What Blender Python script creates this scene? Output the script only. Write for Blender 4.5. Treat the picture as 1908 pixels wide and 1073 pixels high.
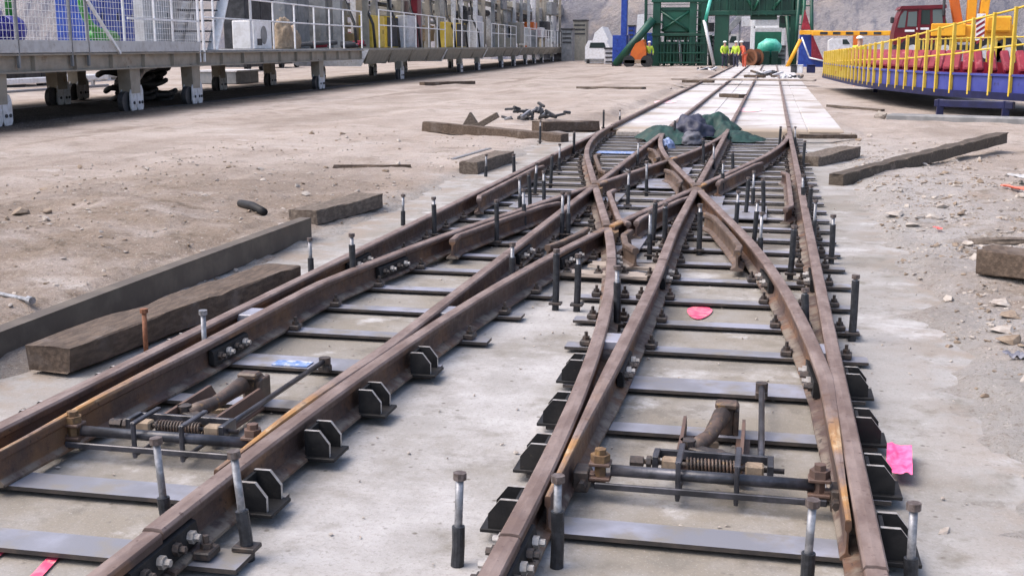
import bpy, bmesh, math, random
from mathutils import Vector, Matrix, noise
random.seed(7)
PI = math.pi
for o in list(bpy.data.objects): bpy.data.objects.remove(o)
SC = bpy.context.scene
C = SC.collection

# ------------------------------------------------------------------ camera
F, CX, CY, H = 2200.0, 954.0, 536.5, 1.447
PB = math.atan(449.5 / F); PA = math.atan(486 * math.cos(PB) / F)
cam_d = bpy.data.cameras.new('camera'); cam = bpy.data.objects.new('camera', cam_d); C.objects.link(cam)
cam.location = (0, 0, H); cam.rotation_euler = (PI/2 - PB, 0, PA)
cam_d.sensor_width = 36; cam_d.lens = F / 1908 * 36; cam_d.clip_end = 2000; cam_d.clip_start = 0.05
SC.camera = cam
# ------------------------------------------------------------------ overcast daylight
SUN_EL, SUN_AZ = 58, 250      # azimuth clockwise from +Y
w = bpy.data.worlds.new('World'); SC.world = w; w.use_nodes = True
wn = w.node_tree.nodes; wl = w.node_tree.links
sky = wn.new('ShaderNodeTexSky'); sky.sky_type = 'NISHITA'; sky.sun_disc = False
sky.sun_elevation = math.radians(SUN_EL); sky.sun_rotation = math.radians(SUN_AZ)
sky.air_density = 0.9; sky.dust_density = 4.5; sky.ozone_density = 0.9
wl.new(sky.outputs[0], wn['Background'].inputs[0]); wn['Background'].inputs[1].default_value = 0.15
sd = bpy.data.lights.new('sun', 'SUN'); sun = bpy.data.objects.new('sun', sd); C.objects.link(sun)
sd.energy = 0.75; sd.angle = math.radians(60); sd.color = (1.0, 0.965, 0.95)
el, az = math.radians(SUN_EL), math.radians(SUN_AZ)
sdir = Vector((math.sin(az)*math.cos(el), math.cos(az)*math.cos(el), math.sin(el)))
sun.rotation_euler = sdir.to_track_quat('Z', 'Y').to_euler()
SC.view_settings.view_transform = 'Standard'; SC.view_settings.look = 'None'
SC.view_settings.exposure = 1.2; SC.view_settings.gamma = 1.0
SC.render.engine = 'CYCLES'

# ------------------------------------------------------------------ pixel helpers (places on the ground from the photograph)
_ca, _sa, _cb, _sb = math.cos(PA), math.sin(PA), math.cos(PB), math.sin(PB)
RX = Vector((_ca, _sa, 0)); FW = Vector((-_sa*_cb, _ca*_cb, -_sb)); UP = Vector((-_sa*_sb, _ca*_sb, _cb))
def ray(x, y): return FW + RX*((x-CX)/F) - UP*((y-CY)/F)
def G(x, y, z=0.0):
    d = ray(x, y); t = (z-H)/d.z; return Vector((d.x*t, d.y*t, z))
def AY(x, y, Y):
    d = ray(x, y); t = Y/d.y; return Vector((d.x*t, Y, H+d.z*t))

# ------------------------------------------------------------------ materials
def lin(r, g, b): return tuple(((c/255)/12.92 if c/255 <= .04045 else ((c/255+.055)/1.055)**2.4) for c in (r, g, b))
class NT:
    def __init__(s, name):
        s.m = bpy.data.materials.new(name); s.m.use_nodes = True
        s.t = s.m.node_tree; s.b = s.t.nodes['Principled BSDF']
        s.pos = s.n('ShaderNodeNewGeometry').outputs['Position']
    def n(s, k, **kw):
        nd = s.t.nodes.new(k)
        for a, v in kw.items(): setattr(nd, a, v)
        return nd
    def l(s, a, b): s.t.links.new(a, b)
    def noise(s, scale, detail=6, rough=.6, vec=None, stretch=None):
        nd = s.n('ShaderNodeTexNoise'); nd.inputs['Scale'].default_value = scale
        nd.inputs['Detail'].default_value = detail; nd.inputs['Roughness'].default_value = rough
        v = vec or s.pos
        if stretch:
            mp = s.n('ShaderNodeMapping'); mp.inputs['Scale'].default_value = stretch; s.l(v, mp.inputs[0]); v = mp.outputs[0]
        s.l(v, nd.inputs['Vector']); return nd.outputs['Fac']
    def ramp(s, fac, lo, hi):
        r = s.n('ShaderNodeMapRange'); r.interpolation_type = 'SMOOTHSTEP'
        r.inputs[1].default_value = lo; r.inputs[2].default_value = hi; s.l(fac, r.inputs[0]); return r.outputs[0]
    def mix(s, f, a, b):
        m = s.n('ShaderNodeMix', data_type='RGBA')
        if hasattr(f, 'is_output'): s.l(f, m.inputs[0])
        else: m.inputs[0].default_value = f
        for i, v in ((6, a), (7, b)):
            if hasattr(v, 'is_output'): s.l(v, m.inputs[i])
            else: m.inputs[i].default_value = (*v, 1)
        return m.outputs[2]
    def math(s, op, a, b=None):
        m = s.n('ShaderNodeMath', operation=op)
        for i, v in enumerate((a, b)):
            if v is None: continue
            if hasattr(v, 'is_output'): s.l(v, m.inputs[i])
            else: m.inputs[i].default_value = v
        return m.outputs[0]
    def sep(s, v=None):
        q = s.n('ShaderNodeSeparateXYZ'); s.l(v or s.pos, q.inputs[0]); return q.outputs
    def bump(s, fac, strength, dist):
        b = s.n('ShaderNodeBump'); b.inputs['Strength'].default_value = strength; b.inputs['Distance'].default_value = dist
        s.l(fac, b.inputs['Height'])
        if s.b.inputs['Normal'].links: s.l(s.b.inputs['Normal'].links[0].from_socket, b.inputs['Normal'])
        s.l(b.outputs[0], s.b.inputs['Normal'])
    def col(s, c): s.l(c, s.b.inputs['Base Color'])
    def rm(s, rough, metal=0, spec=.5):
        if hasattr(rough, 'is_output'): s.l(rough, s.b.inputs['Roughness'])
        else: s.b.inputs['Roughness'].default_value = rough
        s.b.inputs['Metallic'].default_value = metal; s.b.inputs['Specular IOR Level'].default_value = spec

def M(name, c1, c2=None, rough=.6, metal=0, scale=6, lo=.4, hi=.65, c3=None, scale3=25, lo3=.58, hi3=.7, bump=.25, bscale=80, bdist=.004, stretch=None, spec=.5):
    t = NT(name); c = t.mix(0.0, c1, c1)
    if c2: c = t.mix(t.ramp(t.noise(scale, stretch=stretch), lo, hi), c1, c2)
    if c3: c = t.mix(t.ramp(t.noise(scale3), lo3, hi3), c, c3)
    t.col(c); t.rm(rough, metal, spec)
    if bump: t.bump(t.noise(bscale, 4), bump, bdist)
    return t.m

ZBM = .032
def rail_mat(name, rust):
    t = NT(name); z = t.sep()[2]
    side = t.mix(t.ramp(t.noise(9, stretch=(1, .35, 1)), .35, .7), (.06, .037, .031), (.1, .062, .05))
    side = t.mix(t.math('MULTIPLY', t.ramp(t.noise(2.6, 7, .65), .46, .66), .8), side, (.19, .095, .045))
    side = t.mix(t.math('MULTIPLY', t.ramp(z, ZBM+.034, ZBM+.018), t.ramp(t.noise(11, 6), .4, .62)), side, (.2, .165, .13))
    side = t.mix(t.ramp(t.noise(46, 4, .75), .56, .68), side, (.035, .022, .018))
    top = t.mix(t.ramp(t.noise(14, stretch=(1, .3, 1)), .35, .7), (.135, .092, .077), (.235, .18, .16))
    top = t.mix(t.ramp(t.noise(38), .6, .72), top, (.085, .052, .044))
    if rust:
        yy = t.sep()[1]; fade = t.math('MAXIMUM', t.ramp(yy, 4.5, 3.7), t.ramp(yy, 6.5, 7.0))
        f1 = t.math('MULTIPLY', t.ramp(t.noise(8, stretch=(1, .4, 1)), .36, .6), fade)
        top = t.mix(f1, top, (.36, .185, .06)); top = t.mix(t.math('MULTIPLY', f1, t.ramp(t.noise(26, stretch=(1, .35, 1)), .5, .66)), top, (.46, .34, .21)); top = t.mix(t.ramp(t.noise(19), .58, .68), top, (.12, .072, .05))
        side = t.mix(t.ramp(t.noise(5, stretch=(1, .5, 1)), .52, .75), side, (.17, .095, .05))
    t.col(t.mix(t.ramp(z, .149, .161), side, top)); t.rm(t.ramp(t.noise(20), -.6, 1.3), .15)
    t.bump(t.noise(120, 4), .3, .003)
    return t.m

m_rail = rail_mat('rail_steel', False)
m_rail_rust = rail_mat('rail_steel_rusty', True)
m_wing = M('wing_rail_steel', (.085, .055, .04), (.14, .1, .078), rough=.6, scale=12, c3=(.2, .11, .045), scale3=18, lo3=.55, hi3=.7)
m_plate = M('sleeper_steel', (.2, .2, .22), (.31, .315, .375), rough=.42, metal=.15, scale=2.6, c3=(.22, .2, .175), scale3=6, lo3=.48, hi3=.66, bscale=150, bdist=.002)
m_plateedge = M('sleeper_edge_steel', (.035, .03, .028), (.07, .055, .045), rough=.7, scale=12)
m_blackst = M('black_steel', (.008, .008, .009), (.02, .019, .019), rough=.6, scale=10, c3=(.06, .045, .035), scale3=30, lo3=.64, hi3=.78, spec=.3)
m_edge = M('bare_cut_steel', (.42, .4, .38), (.3, .27, .24), rough=.45, metal=.3, scale=30)
m_clip = M('clip_steel', (.028, .024, .023), (.07, .05, .04), rough=.55, scale=40)
m_zinc = M('galvanised_steel', (.19, .19, .2), (.33, .33, .345), rough=.4, metal=.45, scale=40, bump=.15)
m_bolthead = M('bolt_head_steel', (.09, .068, .06), (.17, .14, .13), rough=.5, metal=.3, scale=60)
m_sleeve = M('black_sleeve', (.011, .012, .015), (.028, .03, .036), rough=.5, scale=40, bump=.4, bscale=200)
m_rustbolt = M('rusty_bolt', (.16, .06, .028), (.24, .1, .05), rough=.75, scale=40)
m_orange = M('orange_rust', (.17, .1, .045), (.1, .058, .03), rough=.75, scale=25, c3=(.27, .16, .06), scale3=40)
m_oil = M('oily_rod', (.035, .036, .042), (.085, .085, .1), rough=.32, metal=.4, scale=12)
m_brownbar = M('brown_bar', (.12, .07, .05), (.08, .05, .04), rough=.6, scale=10)
m_leverm = M('greasy_lever', (.05, .036, .028), (.11, .07, .05), rough=.5, scale=25, c3=(.2, .12, .05), scale3=30)
m_cream = M('cream_wood', (.3, .225, .155), (.2, .145, .1), rough=.7, scale=30)
m_timber = M('creosote_timber', (.062, .042, .029), (.11, .077, .054), rough=.85, scale=7, stretch=(6, 1.2, 6), c3=(.14, .112, .095), scale3=5, lo3=.5, hi3=.75, bump=.7, bscale=35, bdist=.01)
m_timber2 = M('weathered_timber', (.085, .065, .05), (.15, .12, .095), rough=.9, scale=8, stretch=(5, 1.5, 5), c3=(.09, .065, .05), scale3=9, bump=.7, bscale=40, bdist=.01)
m_channel = M('weathered_channel', (.075, .06, .048), (.11, .09, .07), rough=.7, scale=5, c3=(.1, .07, .05), scale3=3, bump=.3)
m_logm = M('wet_log', (.05, .037, .026), (.085, .063, .044), rough=.7, scale=9, stretch=(3, 3, 8), c3=(.17, .13, .1), scale3=6, bump=.8, bscale=30, bdist=.012)
m_pink = M('pink_spray_paint', lin(226, 72, 108), lin(218, 120, 138), rough=.85, scale=16, c3=lin(190, 160, 155), scale3=22, lo3=.56, hi3=.68)
m_faint = M('faint_pink_paint', lin(196, 150, 148), lin(190, 172, 168), rough=.9, scale=25)
m_pinkpaper = M('pink_paper', lin(236, 70, 130), lin(245, 120, 165), rough=.7, scale=14, bump=.1)
m_bluepaint = M('blue_painted_plate', lin(82, 115, 170), lin(125, 145, 185), rough=.6, scale=18, c3=lin(185, 188, 200), scale3=26, lo3=.5, hi3=.62)
m_tarp = M('green_tarpaulin', (.0028, .024, .017), (.005, .04, .028), rough=.6, scale=6, bump=.4, bscale=25, bdist=.01)
m_navy = M('navy_bag', (.02, .022, .045), (.05, .05, .075), rough=.6, scale=8, bump=.5, bscale=30, bdist=.01)
m_greybag = M('grey_sack', (.13, .13, .16), (.2, .2, .23), rough=.8, scale=8, bump=.5, bscale=40, bdist=.008)
m_bagdark = M('slate_sack', (.07, .07, .085), (.12, .12, .14), rough=.7, scale=8, bump=.5, bscale=40, bdist=.008)
m_black = M('black_rubber', (.012, .012, .013), (.03, .03, .03), rough=.7, scale=10)
m_white = M('white_paint', (.8, .8, .81), (.68, .67, .66), rough=.5, scale=6, c3=(.5, .44, .38), scale3=14, lo3=.64, hi3=.78, bump=.1)
m_offwhite = M('off_white_panel', (.5, .5, .5), (.4, .39, .38), rough=.55, scale=4, c3=(.3, .26, .22), scale3=8, lo3=.6, hi3=.75, bump=.1)
m_beige = M('beige_gantry_paint', (.30, .265, .215), (.235, .205, .165), rough=.65, scale=3, c3=(.19, .13, .085), scale3=2.2, lo3=.58, hi3=.72, bump=.15)
m_beiged = M('olive_skirt_paint', (.24, .225, .19), (.31, .29, .245), rough=.7, scale=3, c3=(.15, .11, .075), scale3=3)
m_greyp = M('grey_machine_paint', (.24, .245, .25), (.17, .175, .18), rough=.55, scale=3, c3=(.33, .3, .27), scale3=5)
m_palegrey = M('pale_grey_plate', (.6, .6, .62), (.48, .47, .47), rough=.5, scale=8, c3=(.33, .27, .22), scale3=10)
m_dark = M('dark_machine', (.02, .021, .024), (.05, .05, .055), rough=.6, scale=5)
m_blue = M('blue_machine_paint', lin(25, 55, 140), lin(40, 75, 160), rough=.45, scale=4, c3=lin(20, 40, 95), scale3=7)
m_violet = M('violet_blue_paint', lin(38, 34, 120), lin(62, 58, 150), rough=.45, scale=5)
m_navyst = M('navy_steel_paint', lin(10, 13, 55), lin(16, 20, 70), rough=.45, scale=4, c3=lin(35, 35, 65), scale3=8)
m_ringblue = M('ring_blue_paint', lin(50, 58, 132), lin(68, 75, 145), rough=.5, scale=1.5, c3=lin(42, 45, 95), scale3=4)
m_greenhose = M('green_hose', lin(35, 125, 45), lin(60, 150, 60), rough=.4, scale=6)
m_green = M('green_steel_paint', (.004, .045, .028), (.007, .075, .046), rough=.42, scale=.8, c3=(.006, .05, .032), scale3=1.6)
m_greenl = M('light_green_paint', (.006, .08, .045), (.011, .11, .063), rough=.45, scale=1)
m_greend = M('dark_green_paint', (.005, .042, .026), (.008, .06, .035), rough=.45, scale=.8)
m_mint = M('mint_drum', lin(60, 175, 150), lin(120, 215, 195), rough=.4, scale=1.2)
m_yellow = M('yellow_paint', lin(200, 168, 52), lin(214, 186, 84), rough=.5, scale=3, c3=lin(190, 140, 60), scale3=6)
m_yelmach = M('yellow_machine_paint', lin(222, 152, 28), lin(235, 172, 40), rough=.45, scale=2, c3=lin(170, 110, 40), scale3=4)
m_orangep = M('orange_machine_paint', lin(200, 100, 30), lin(180, 85, 30), rough=.5, scale=2)
m_red = M('red_paint', lin(122, 20, 40), lin(142, 30, 48), rough=.5, scale=3, c3=lin(165, 90, 95), scale3=8)
m_redcab = M('red_cab_paint', lin(92, 12, 28), lin(112, 18, 34), rough=.35, scale=2)
m_glass = M('tinted_glass', (.03, .045, .045), rough=.08, bump=0)
m_glassl = M('pale_glass', (.12, .15, .15), rough=.1, bump=0)
m_hivis = M('hi_vis_fabric', lin(160, 190, 45), lin(185, 205, 85), rough=.8, scale=5)
m_orangecloth = M('orange_jacket', lin(225, 110, 80), lin(205, 80, 60), rough=.8, scale=5)
m_skin = M('skin', (.45, .26, .18), rough=.6, bump=0)
m_trous = M('dark_trousers', (.025, .028, .05), (.05, .05, .08), rough=.85, scale=6)
m_hat = M('white_helmet', (.7, .7, .68), rough=.4, bump=0)
m_sack = M('burlap_sack', (.3, .23, .16), (.22, .165, .11), rough=.9, scale=10, bump=.5)
m_stone = M('pale_stone', (.38, .34, .3), (.27, .23, .2), rough=.9, scale=20, bump=.6, bscale=60, bdist=.006)
m_blockc = M('grey_concrete_kerb', (.17, .17, .17), (.25, .245, .24), rough=.85, scale=3, bump=.4)
m_plank = M('pale_plank', (.33, .28, .24), (.25, .205, .17), rough=.85, scale=4, c3=(.2, .15, .11), scale3=3)

def concrete_mat():
    t = NT('dusty_concrete'); x, y, z = t.sep()
    c = t.mix(t.ramp(t.noise(1.3, 8), .36, .66), (.255, .243, .23), (.335, .323, .312))
    # trodden rust dust and mud lying between the rails of each track
    band = t.math('MAXIMUM', t.math('MULTIPLY', t.ramp(x, -2.75, -2.4), t.ramp(x, -1.4, -1.8)), t.math('MULTIPLY', t.ramp(x, -.8, -.5), t.ramp(x, .5, .2)))
    c = t.mix(t.math('MULTIPLY', band, t.ramp(t.noise(2.1, 7), .3, .62)), c, (.215, .19, .155))
    c = t.mix(t.math('MULTIPLY', t.ramp(t.noise(.7, 7, .65), .46, .64), .85), c, (.185, .166, .138)); c = t.mix(t.math('MULTIPLY', t.ramp(t.noise(2.9, 8, .7), .55, .64), .6), c, (.13, .115, .095))
    c = t.mix(t.ramp(t.noise(4.2, 6), .54, .74), c, (.165, .15, .125))
    c = t.mix(t.ramp(t.noise(2.6, 9, .65), .56, .72), c, (.43, .42, .415))
    crossing_shade = t.math('MULTIPLY', t.math('MULTIPLY', t.ramp(y, 7.2, 9.0), t.ramp(x, .55, .3)), t.math('MULTIPLY', t.ramp(x, -2.85, -2.6), t.ramp(t.noise(1.6, 7, .65), .28, .55)))  # shade among the crossing rails painted into the slab colour as noisy patches
    c = t.mix(t.math('MULTIPLY', crossing_shade, .85), c, (.11, .095, .08))
    dust = t.math('MULTIPLY', t.math('MULTIPLY', t.ramp(x, -1.75, -1.3), t.ramp(x, -.4, -.8)), t.ramp(t.noise(1.9, 8, .7), .38, .74))
    c = t.mix(t.math('MULTIPLY', dust, t.ramp(y, 9, 6)), c, (.41, .398, .395))
    edge = t.math('MAXIMUM', t.ramp(x, .45, 1.1), t.ramp(x, -2.75, -3.2))
    c = t.mix(t.math('MULTIPLY', edge, t.ramp(t.noise(3.3, 8, .65), .42, .6)), c, (.24, .2, .165))
    sp = t.n('ShaderNodeTexVoronoi'); sp.inputs['Scale'].default_value = 17; t.l(t.pos, sp.inputs['Vector'])
    c = t.mix(t.math('MULTIPLY', t.ramp(t.noise(60, 4, .8), .5, .72), .7), c, (.17, .155, .135)); c = t.mix(t.math('MULTIPLY', t.ramp(t.noise(110, 2, .8), .58, .72), .4), c, (.45, .44, .43)); c = t.mix(t.math('MULTIPLY', t.ramp(t.noise(.9, 9, .7), .54, .68), .8), c, (.45, .44, .44))
    spot = t.math('MULTIPLY', t.ramp(sp.outputs['Distance'], .2, .07), t.ramp(t.noise(6), .46, .6))
    c = t.mix(spot, c, (.12, .105, .09))
    t.col(c); t.rm(.9)
    t.bump(t.noise(30, 8), .35, .01); t.bump(t.noise(140, 4), .3, .003)
    return t.m
def fresh_mat():
    t = NT('fresh_concrete')
    c = t.mix(t.ramp(t.noise(.8, 6), .35, .7), (.42, .402, .398), (.52, .503, .503))
    c = t.mix(t.ramp(t.noise(1.4, 8, .65), .54, .72), c, (.3, .262, .23)); c = t.mix(t.ramp(t.noise(.5, 6), .5, .66), c, (.29, .25, .215)); c = t.mix(t.ramp(t.noise(16, 5, .8), .56, .7), c, (.22, .19, .165)); c = t.mix(t.ramp(t.sep()[1], 21.3, 19.9), c, (.3, .245, .19))
    t.col(c); t.rm(.9); t.bump(t.noise(20, 6), .3, .01)
    return t.m
def dirt_mat():
    t = NT('site_dirt'); x, y, z = t.sep()
    c = t.mix(t.ramp(t.noise(.45, 8), .35, .66), (.3, .25, .216), (.38, .332, .298))
    c = t.mix(t.math('MULTIPLY', t.ramp(t.noise(1.7, 8, .65), .5, .7), .75), c, (.185, .148, .118))
    c = t.mix(t.ramp(t.noise(.9, 6, stretch=(1, 2.4, 1)), .56, .7), c, (.4, .36, .33))
    # browner disturbed earth banked along the left of the slab
    br = t.math('MULTIPLY', t.math('MULTIPLY', t.ramp(x, -8.5, -6), t.ramp(y, 15, 10)), t.ramp(t.noise(1.3, 8, .65), .35, .58))
    c = t.mix(br, c, (.225, .176, .138))
    c = t.mix(t.math('MULTIPLY', br, t.ramp(t.noise(6, 8, .7), .5, .65)), c, (.13, .1, .075))
    # pale cement dust near the slab on the right
    pale = t.math('MULTIPLY', t.math('MULTIPLY', t.ramp(x, 3.3, 1.2), t.ramp(y, 24, 12)), t.ramp(t.noise(1.1, 6), .28, .5))
    pale = t.math('MULTIPLY', pale, t.ramp(x, .2, .6))
    c = t.mix(pale, c, (.33, .31, .297))
    c = t.mix(t.math('MULTIPLY', t.ramp(x, .8, 1.4), t.math('MULTIPLY', t.ramp(t.noise(3.1, 8, .7), .52, .66), t.ramp(y, 26, 14))), c, (.2, .165, .13))
    seam = t.math('MULTIPLY', t.math('MAXIMUM', t.ramp(x, 1.5, .85), 0), t.math('MULTIPLY', t.ramp(x, -.5, 0), t.ramp(y, 22, 19)))
    seam = t.math('MAXIMUM', seam, t.math('MULTIPLY', t.ramp(x, -3.75, -3.3), t.math('MULTIPLY', t.ramp(x, -1, -1.6), t.ramp(y, 22, 19))))
    c = t.mix(t.math('MULTIPLY', seam, t.ramp(t.noise(2.3, 7, .65), .3, .55)), c, (.285, .268, .25))
    tr = t.math('MULTIPLY', t.ramp(t.noise(1.0, 5, stretch=(.8, .12, 1)), .55, .66), t.ramp(x, -5.5, -8))
    c = t.mix(t.math('MULTIPLY', tr, .75), c, (.19, .15, .122)); c = t.mix(t.math('MULTIPLY', t.ramp(t.noise(.3, 7, .6, stretch=(1.6, .5, 1)), .5, .64), .6), c, (.2, .162, .135))
    wet = t.math('MULTIPLY', t.ramp(x, .95, 1.5), t.math('MULTIPLY', t.ramp(y, 6.5, 4.2), t.ramp(t.noise(2.4, 6), .45, .6)))
    c = t.mix(wet, c, (.15, .115, .078))
    gx = t.math('ADD', x, t.math('MULTIPLY', t.math('SUBTRACT', y, 24.0), .075))
    oil = t.math('MULTIPLY', t.ramp(gx, -12.0, -13.3), t.math('MULTIPLY', t.ramp(gx, -18.6, -17.4), t.ramp(t.noise(.8, 6), .1, .38)))
    c = t.mix(oil, c, (.028, .023, .02))
    c = t.mix(t.math('MULTIPLY', t.ramp(t.noise(22, 6, .8), .5, .68), .75), c, (.16, .125, .095)); c = t.mix(t.math('MULTIPLY', t.ramp(t.noise(31, 5, .85), .55, .68), .8), c, (.47, .435, .395)); c = t.mix(t.ramp(t.noise(90, 3, .8), .56, .7), c, (.13, .105, .08))
    t.col(c); t.rm(.95, 0, .2)
    near = t.ramp(y, 22, 8)
    t.bump(t.math('MULTIPLY', t.noise(5, 10, .72), near), .7, .07); t.bump(t.noise(38, 8, .7), .6, .018)
    return t.m
def hill_mat():
    t = NT('quarry_rock'); x, y, z = t.sep()
    c = t.mix(t.ramp(t.noise(.07, 8, .65, stretch=(1, 1, .5)), .38, .62), (.15, .15, .175), (.27, .25, .25))
    c = t.mix(t.ramp(t.noise(.22, 8, .7, stretch=(1.6, 1, .5)), .5, .68), c, (.1, .105, .14))
    c = t.mix(t.ramp(t.noise(.1, 6), .55, .72), c, (.34, .285, .245))
    t.col(c); t.rm(.95, 0, .2); t.bump(t.noise(.6, 10, .7), .8, .8)
    return t.m
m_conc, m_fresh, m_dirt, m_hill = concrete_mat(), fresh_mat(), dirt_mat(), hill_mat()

# ------------------------------------------------------------------ mesh building
KS = H/1.5        # yard measurements were taken for a 1.5 m eye height
class MB:
    def __init__(s): s.v = []; s.f = []; s.mi = []
    def add(s, vs, fs, mi=0):
        o = len(s.v); s.v += [tuple(v) for v in vs]; s.f += [tuple(i+o for i in f) for f in fs]; s.mi += [mi]*len(fs); return s
    def box(s, c, d, rot=None, bev=0.0, mi=0):
        c = Vector(c); hx, hy, hz = d[0]/2, d[1]/2, d[2]/2
        m = rot if rot is not None else Matrix.Identity(3)
        if isinstance(m, (int, float)): m = Matrix.Rotation(m, 3, 'Z')
        if bev <= 0:
            vs = [c + m @ Vector((x*hx, y*hy, z*hz)) for z in (-1, 1) for y in (-1, 1) for x in (-1, 1)]
            return s.add(vs, [(0, 2, 3, 1), (4, 5, 7, 6), (0, 1, 5, 4), (2, 6, 7, 3), (0, 4, 6, 2), (1, 3, 7, 5)], mi)
        b = min(bev, hx*.9, hy*.9, hz*.9); vs = []; idx = {}
        for z in (-1, 1):
            for y in (-1, 1):
                for x in (-1, 1):
                    for a in range(3):
                        q = [x*(hx-b), y*(hy-b), z*(hz-b)]; q[a] = (x*hx, y*hy, z*hz)[a]
                        idx[(x, y, z, a)] = len(vs); vs.append(c + m @ Vector(q))
        fs = []
        S = (-1, 1)
        for g in S:
            fs.append([idx[(g, y, z, 0)] for y, z in ((-1, -1), (1, -1), (1, 1), (-1, 1))][::g])
            fs.append([idx[(x, g, z, 1)] for x, z in ((-1, -1), (-1, 1), (1, 1), (1, -1))][::g])
            fs.append([idx[(x, y, g, 2)] for x, y in ((-1, -1), (1, -1), (1, 1), (-1, 1))][::g])
        for y in S:
            for z in S: fs.append((idx[(-1, y, z, 1)], idx[(1, y, z, 1)], idx[(1, y, z, 2)], idx[(-1, y, z, 2)]))
        for x in S:
            for z in S: fs.append((idx[(x, -1, z, 0)], idx[(x, 1, z, 0)], idx[(x, 1, z, 2)], idx[(x, -1, z, 2)]))
        for x in S:
            for y in S: fs.append((idx[(x, y, -1, 0)], idx[(x, y, 1, 0)], idx[(x, y, 1, 1)], idx[(x, y, -1, 1)]))
        for x in S:
            for y in S:
                for z in S: fs.append((idx[(x, y, z, 0)], idx[(x, y, z, 1)], idx[(x, y, z, 2)]))
        return s.add(vs, fs, mi)
    def bar(s, p, q, wd, ht, bev=0.0, mi=0, up=(0, 0, 1)):
        p, q = Vector(p), Vector(q); d = (q-p); L = d.length; d.normalize(); u = Vector(up)
        if abs(d.dot(u)) > .98: u = Vector((0, 1, 0))
        x = d.cross(u).normalized(); z = x.cross(d).normalized()
        m = Matrix((x, d, z)).transposed()
        return s.box((p+q)/2, (wd, L, ht), m, bev, mi)
    def tube(s, p, q, r, n=10, r2=None, cap=True, mi=0):
        return s.path([p, q], [r, r if r2 is None else r2], n, cap, mi)
    def path(s, pts, r, n=8, cap=True, mi=0):
        pts = [Vector(p) for p in pts]; k = len(pts); rs = r if isinstance(r, (list, tuple)) else [r]*k
        vs = []; fs = []; ref = None
        for i in range(k):
            d = (pts[min(i+1, k-1)] - pts[max(i-1, 0)]).normalized()
            if ref is None: ref = Vector((0, 0, 1)) if abs(d.z) < .9 else Vector((1, 0, 0))
            x = d.cross(ref)
            x = x.normalized() if x.length > 1e-4 else d.orthogonal().normalized()
            y = x.cross(d).normalized(); ref = y
            for j in range(n):
                a = 2*PI*j/n; vs.append(pts[i] + (x*math.cos(a) + y*math.sin(a))*rs[i])
        for i in range(k-1):
            for j in range(n): fs.append((i*n+j, i*n+(j+1) % n, (i+1)*n+(j+1) % n, (i+1)*n+j))
        if cap: fs += [tuple(range(n))[::-1], tuple((k-1)*n+j for j in range(n))]
        return s.add(vs, fs, mi)
    def prism(s, poly, axis_fn, a, b, mi=0):
        n = len(poly); vs = [axis_fn(u, v, a) for u, v in poly] + [axis_fn(u, v, b) for u, v in poly]
        fs = [tuple(range(n))[::-1], tuple(range(n, 2*n))] + [(i, (i+1) % n, n+(i+1) % n, n+i) for i in range(n)]
        return s.add(vs, fs, mi)
    def build(s, name, mat, parent=None, smooth=False, loc=None):
        me = bpy.data.meshes.new(name); me.from_pydata(s.v, [], s.f)
        bm = bmesh.new(); bm.from_mesh(me); bmesh.ops.recalc_face_normals(bm, faces=bm.faces); bm.to_mesh(me); bm.free()
        ms = mat if isinstance(mat, (list, tuple)) else [mat]
        for m in ms: me.materials.append(m)
        if len(ms) > 1: me.polygons.foreach_set('material_index', s.mi)
        if smooth: me.shade_smooth()
        o = bpy.data.objects.new(name, me); C.objects.link(o)
        if parent: o.parent = parent
        if loc is not None: o.location = loc
        return o
def tag(o, label=None, cat=None, group=None, kind=None):
    if label: o['label'] = label
    if cat: o['category'] = cat
    if group: o['group'] = group
    if kind: o['kind'] = kind
    return o
def thing(name, label, cat, loc=(0, 0, 0), rz=0, group=None):
    o = bpy.data.objects.new(name, None); C.objects.link(o); o.location = loc; o.rotation_euler = (0, 0, rz)
    o.empty_display_size = .2
    return tag(o, label, cat, group)
def inst(src, parent=None, mat=None, name=None):
    o = src.copy(); C.objects.link(o); o.parent = parent
    if mat is not None: o.matrix_local = mat
    return o
def fbm(x, y, sc, oc=4, seed=0.0):
    v = 0; a = 1; t = 0
    for i in range(oc):
        v += a*noise.noise(Vector((x*sc, y*sc, seed+i*7.3))); t += a; a *= .5; sc *= 2.03
    return v/t
def sst(a, b, x):
    t = max(0, min(1, (x-a)/(b-a))); return t*t*(3-2*t)

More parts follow.
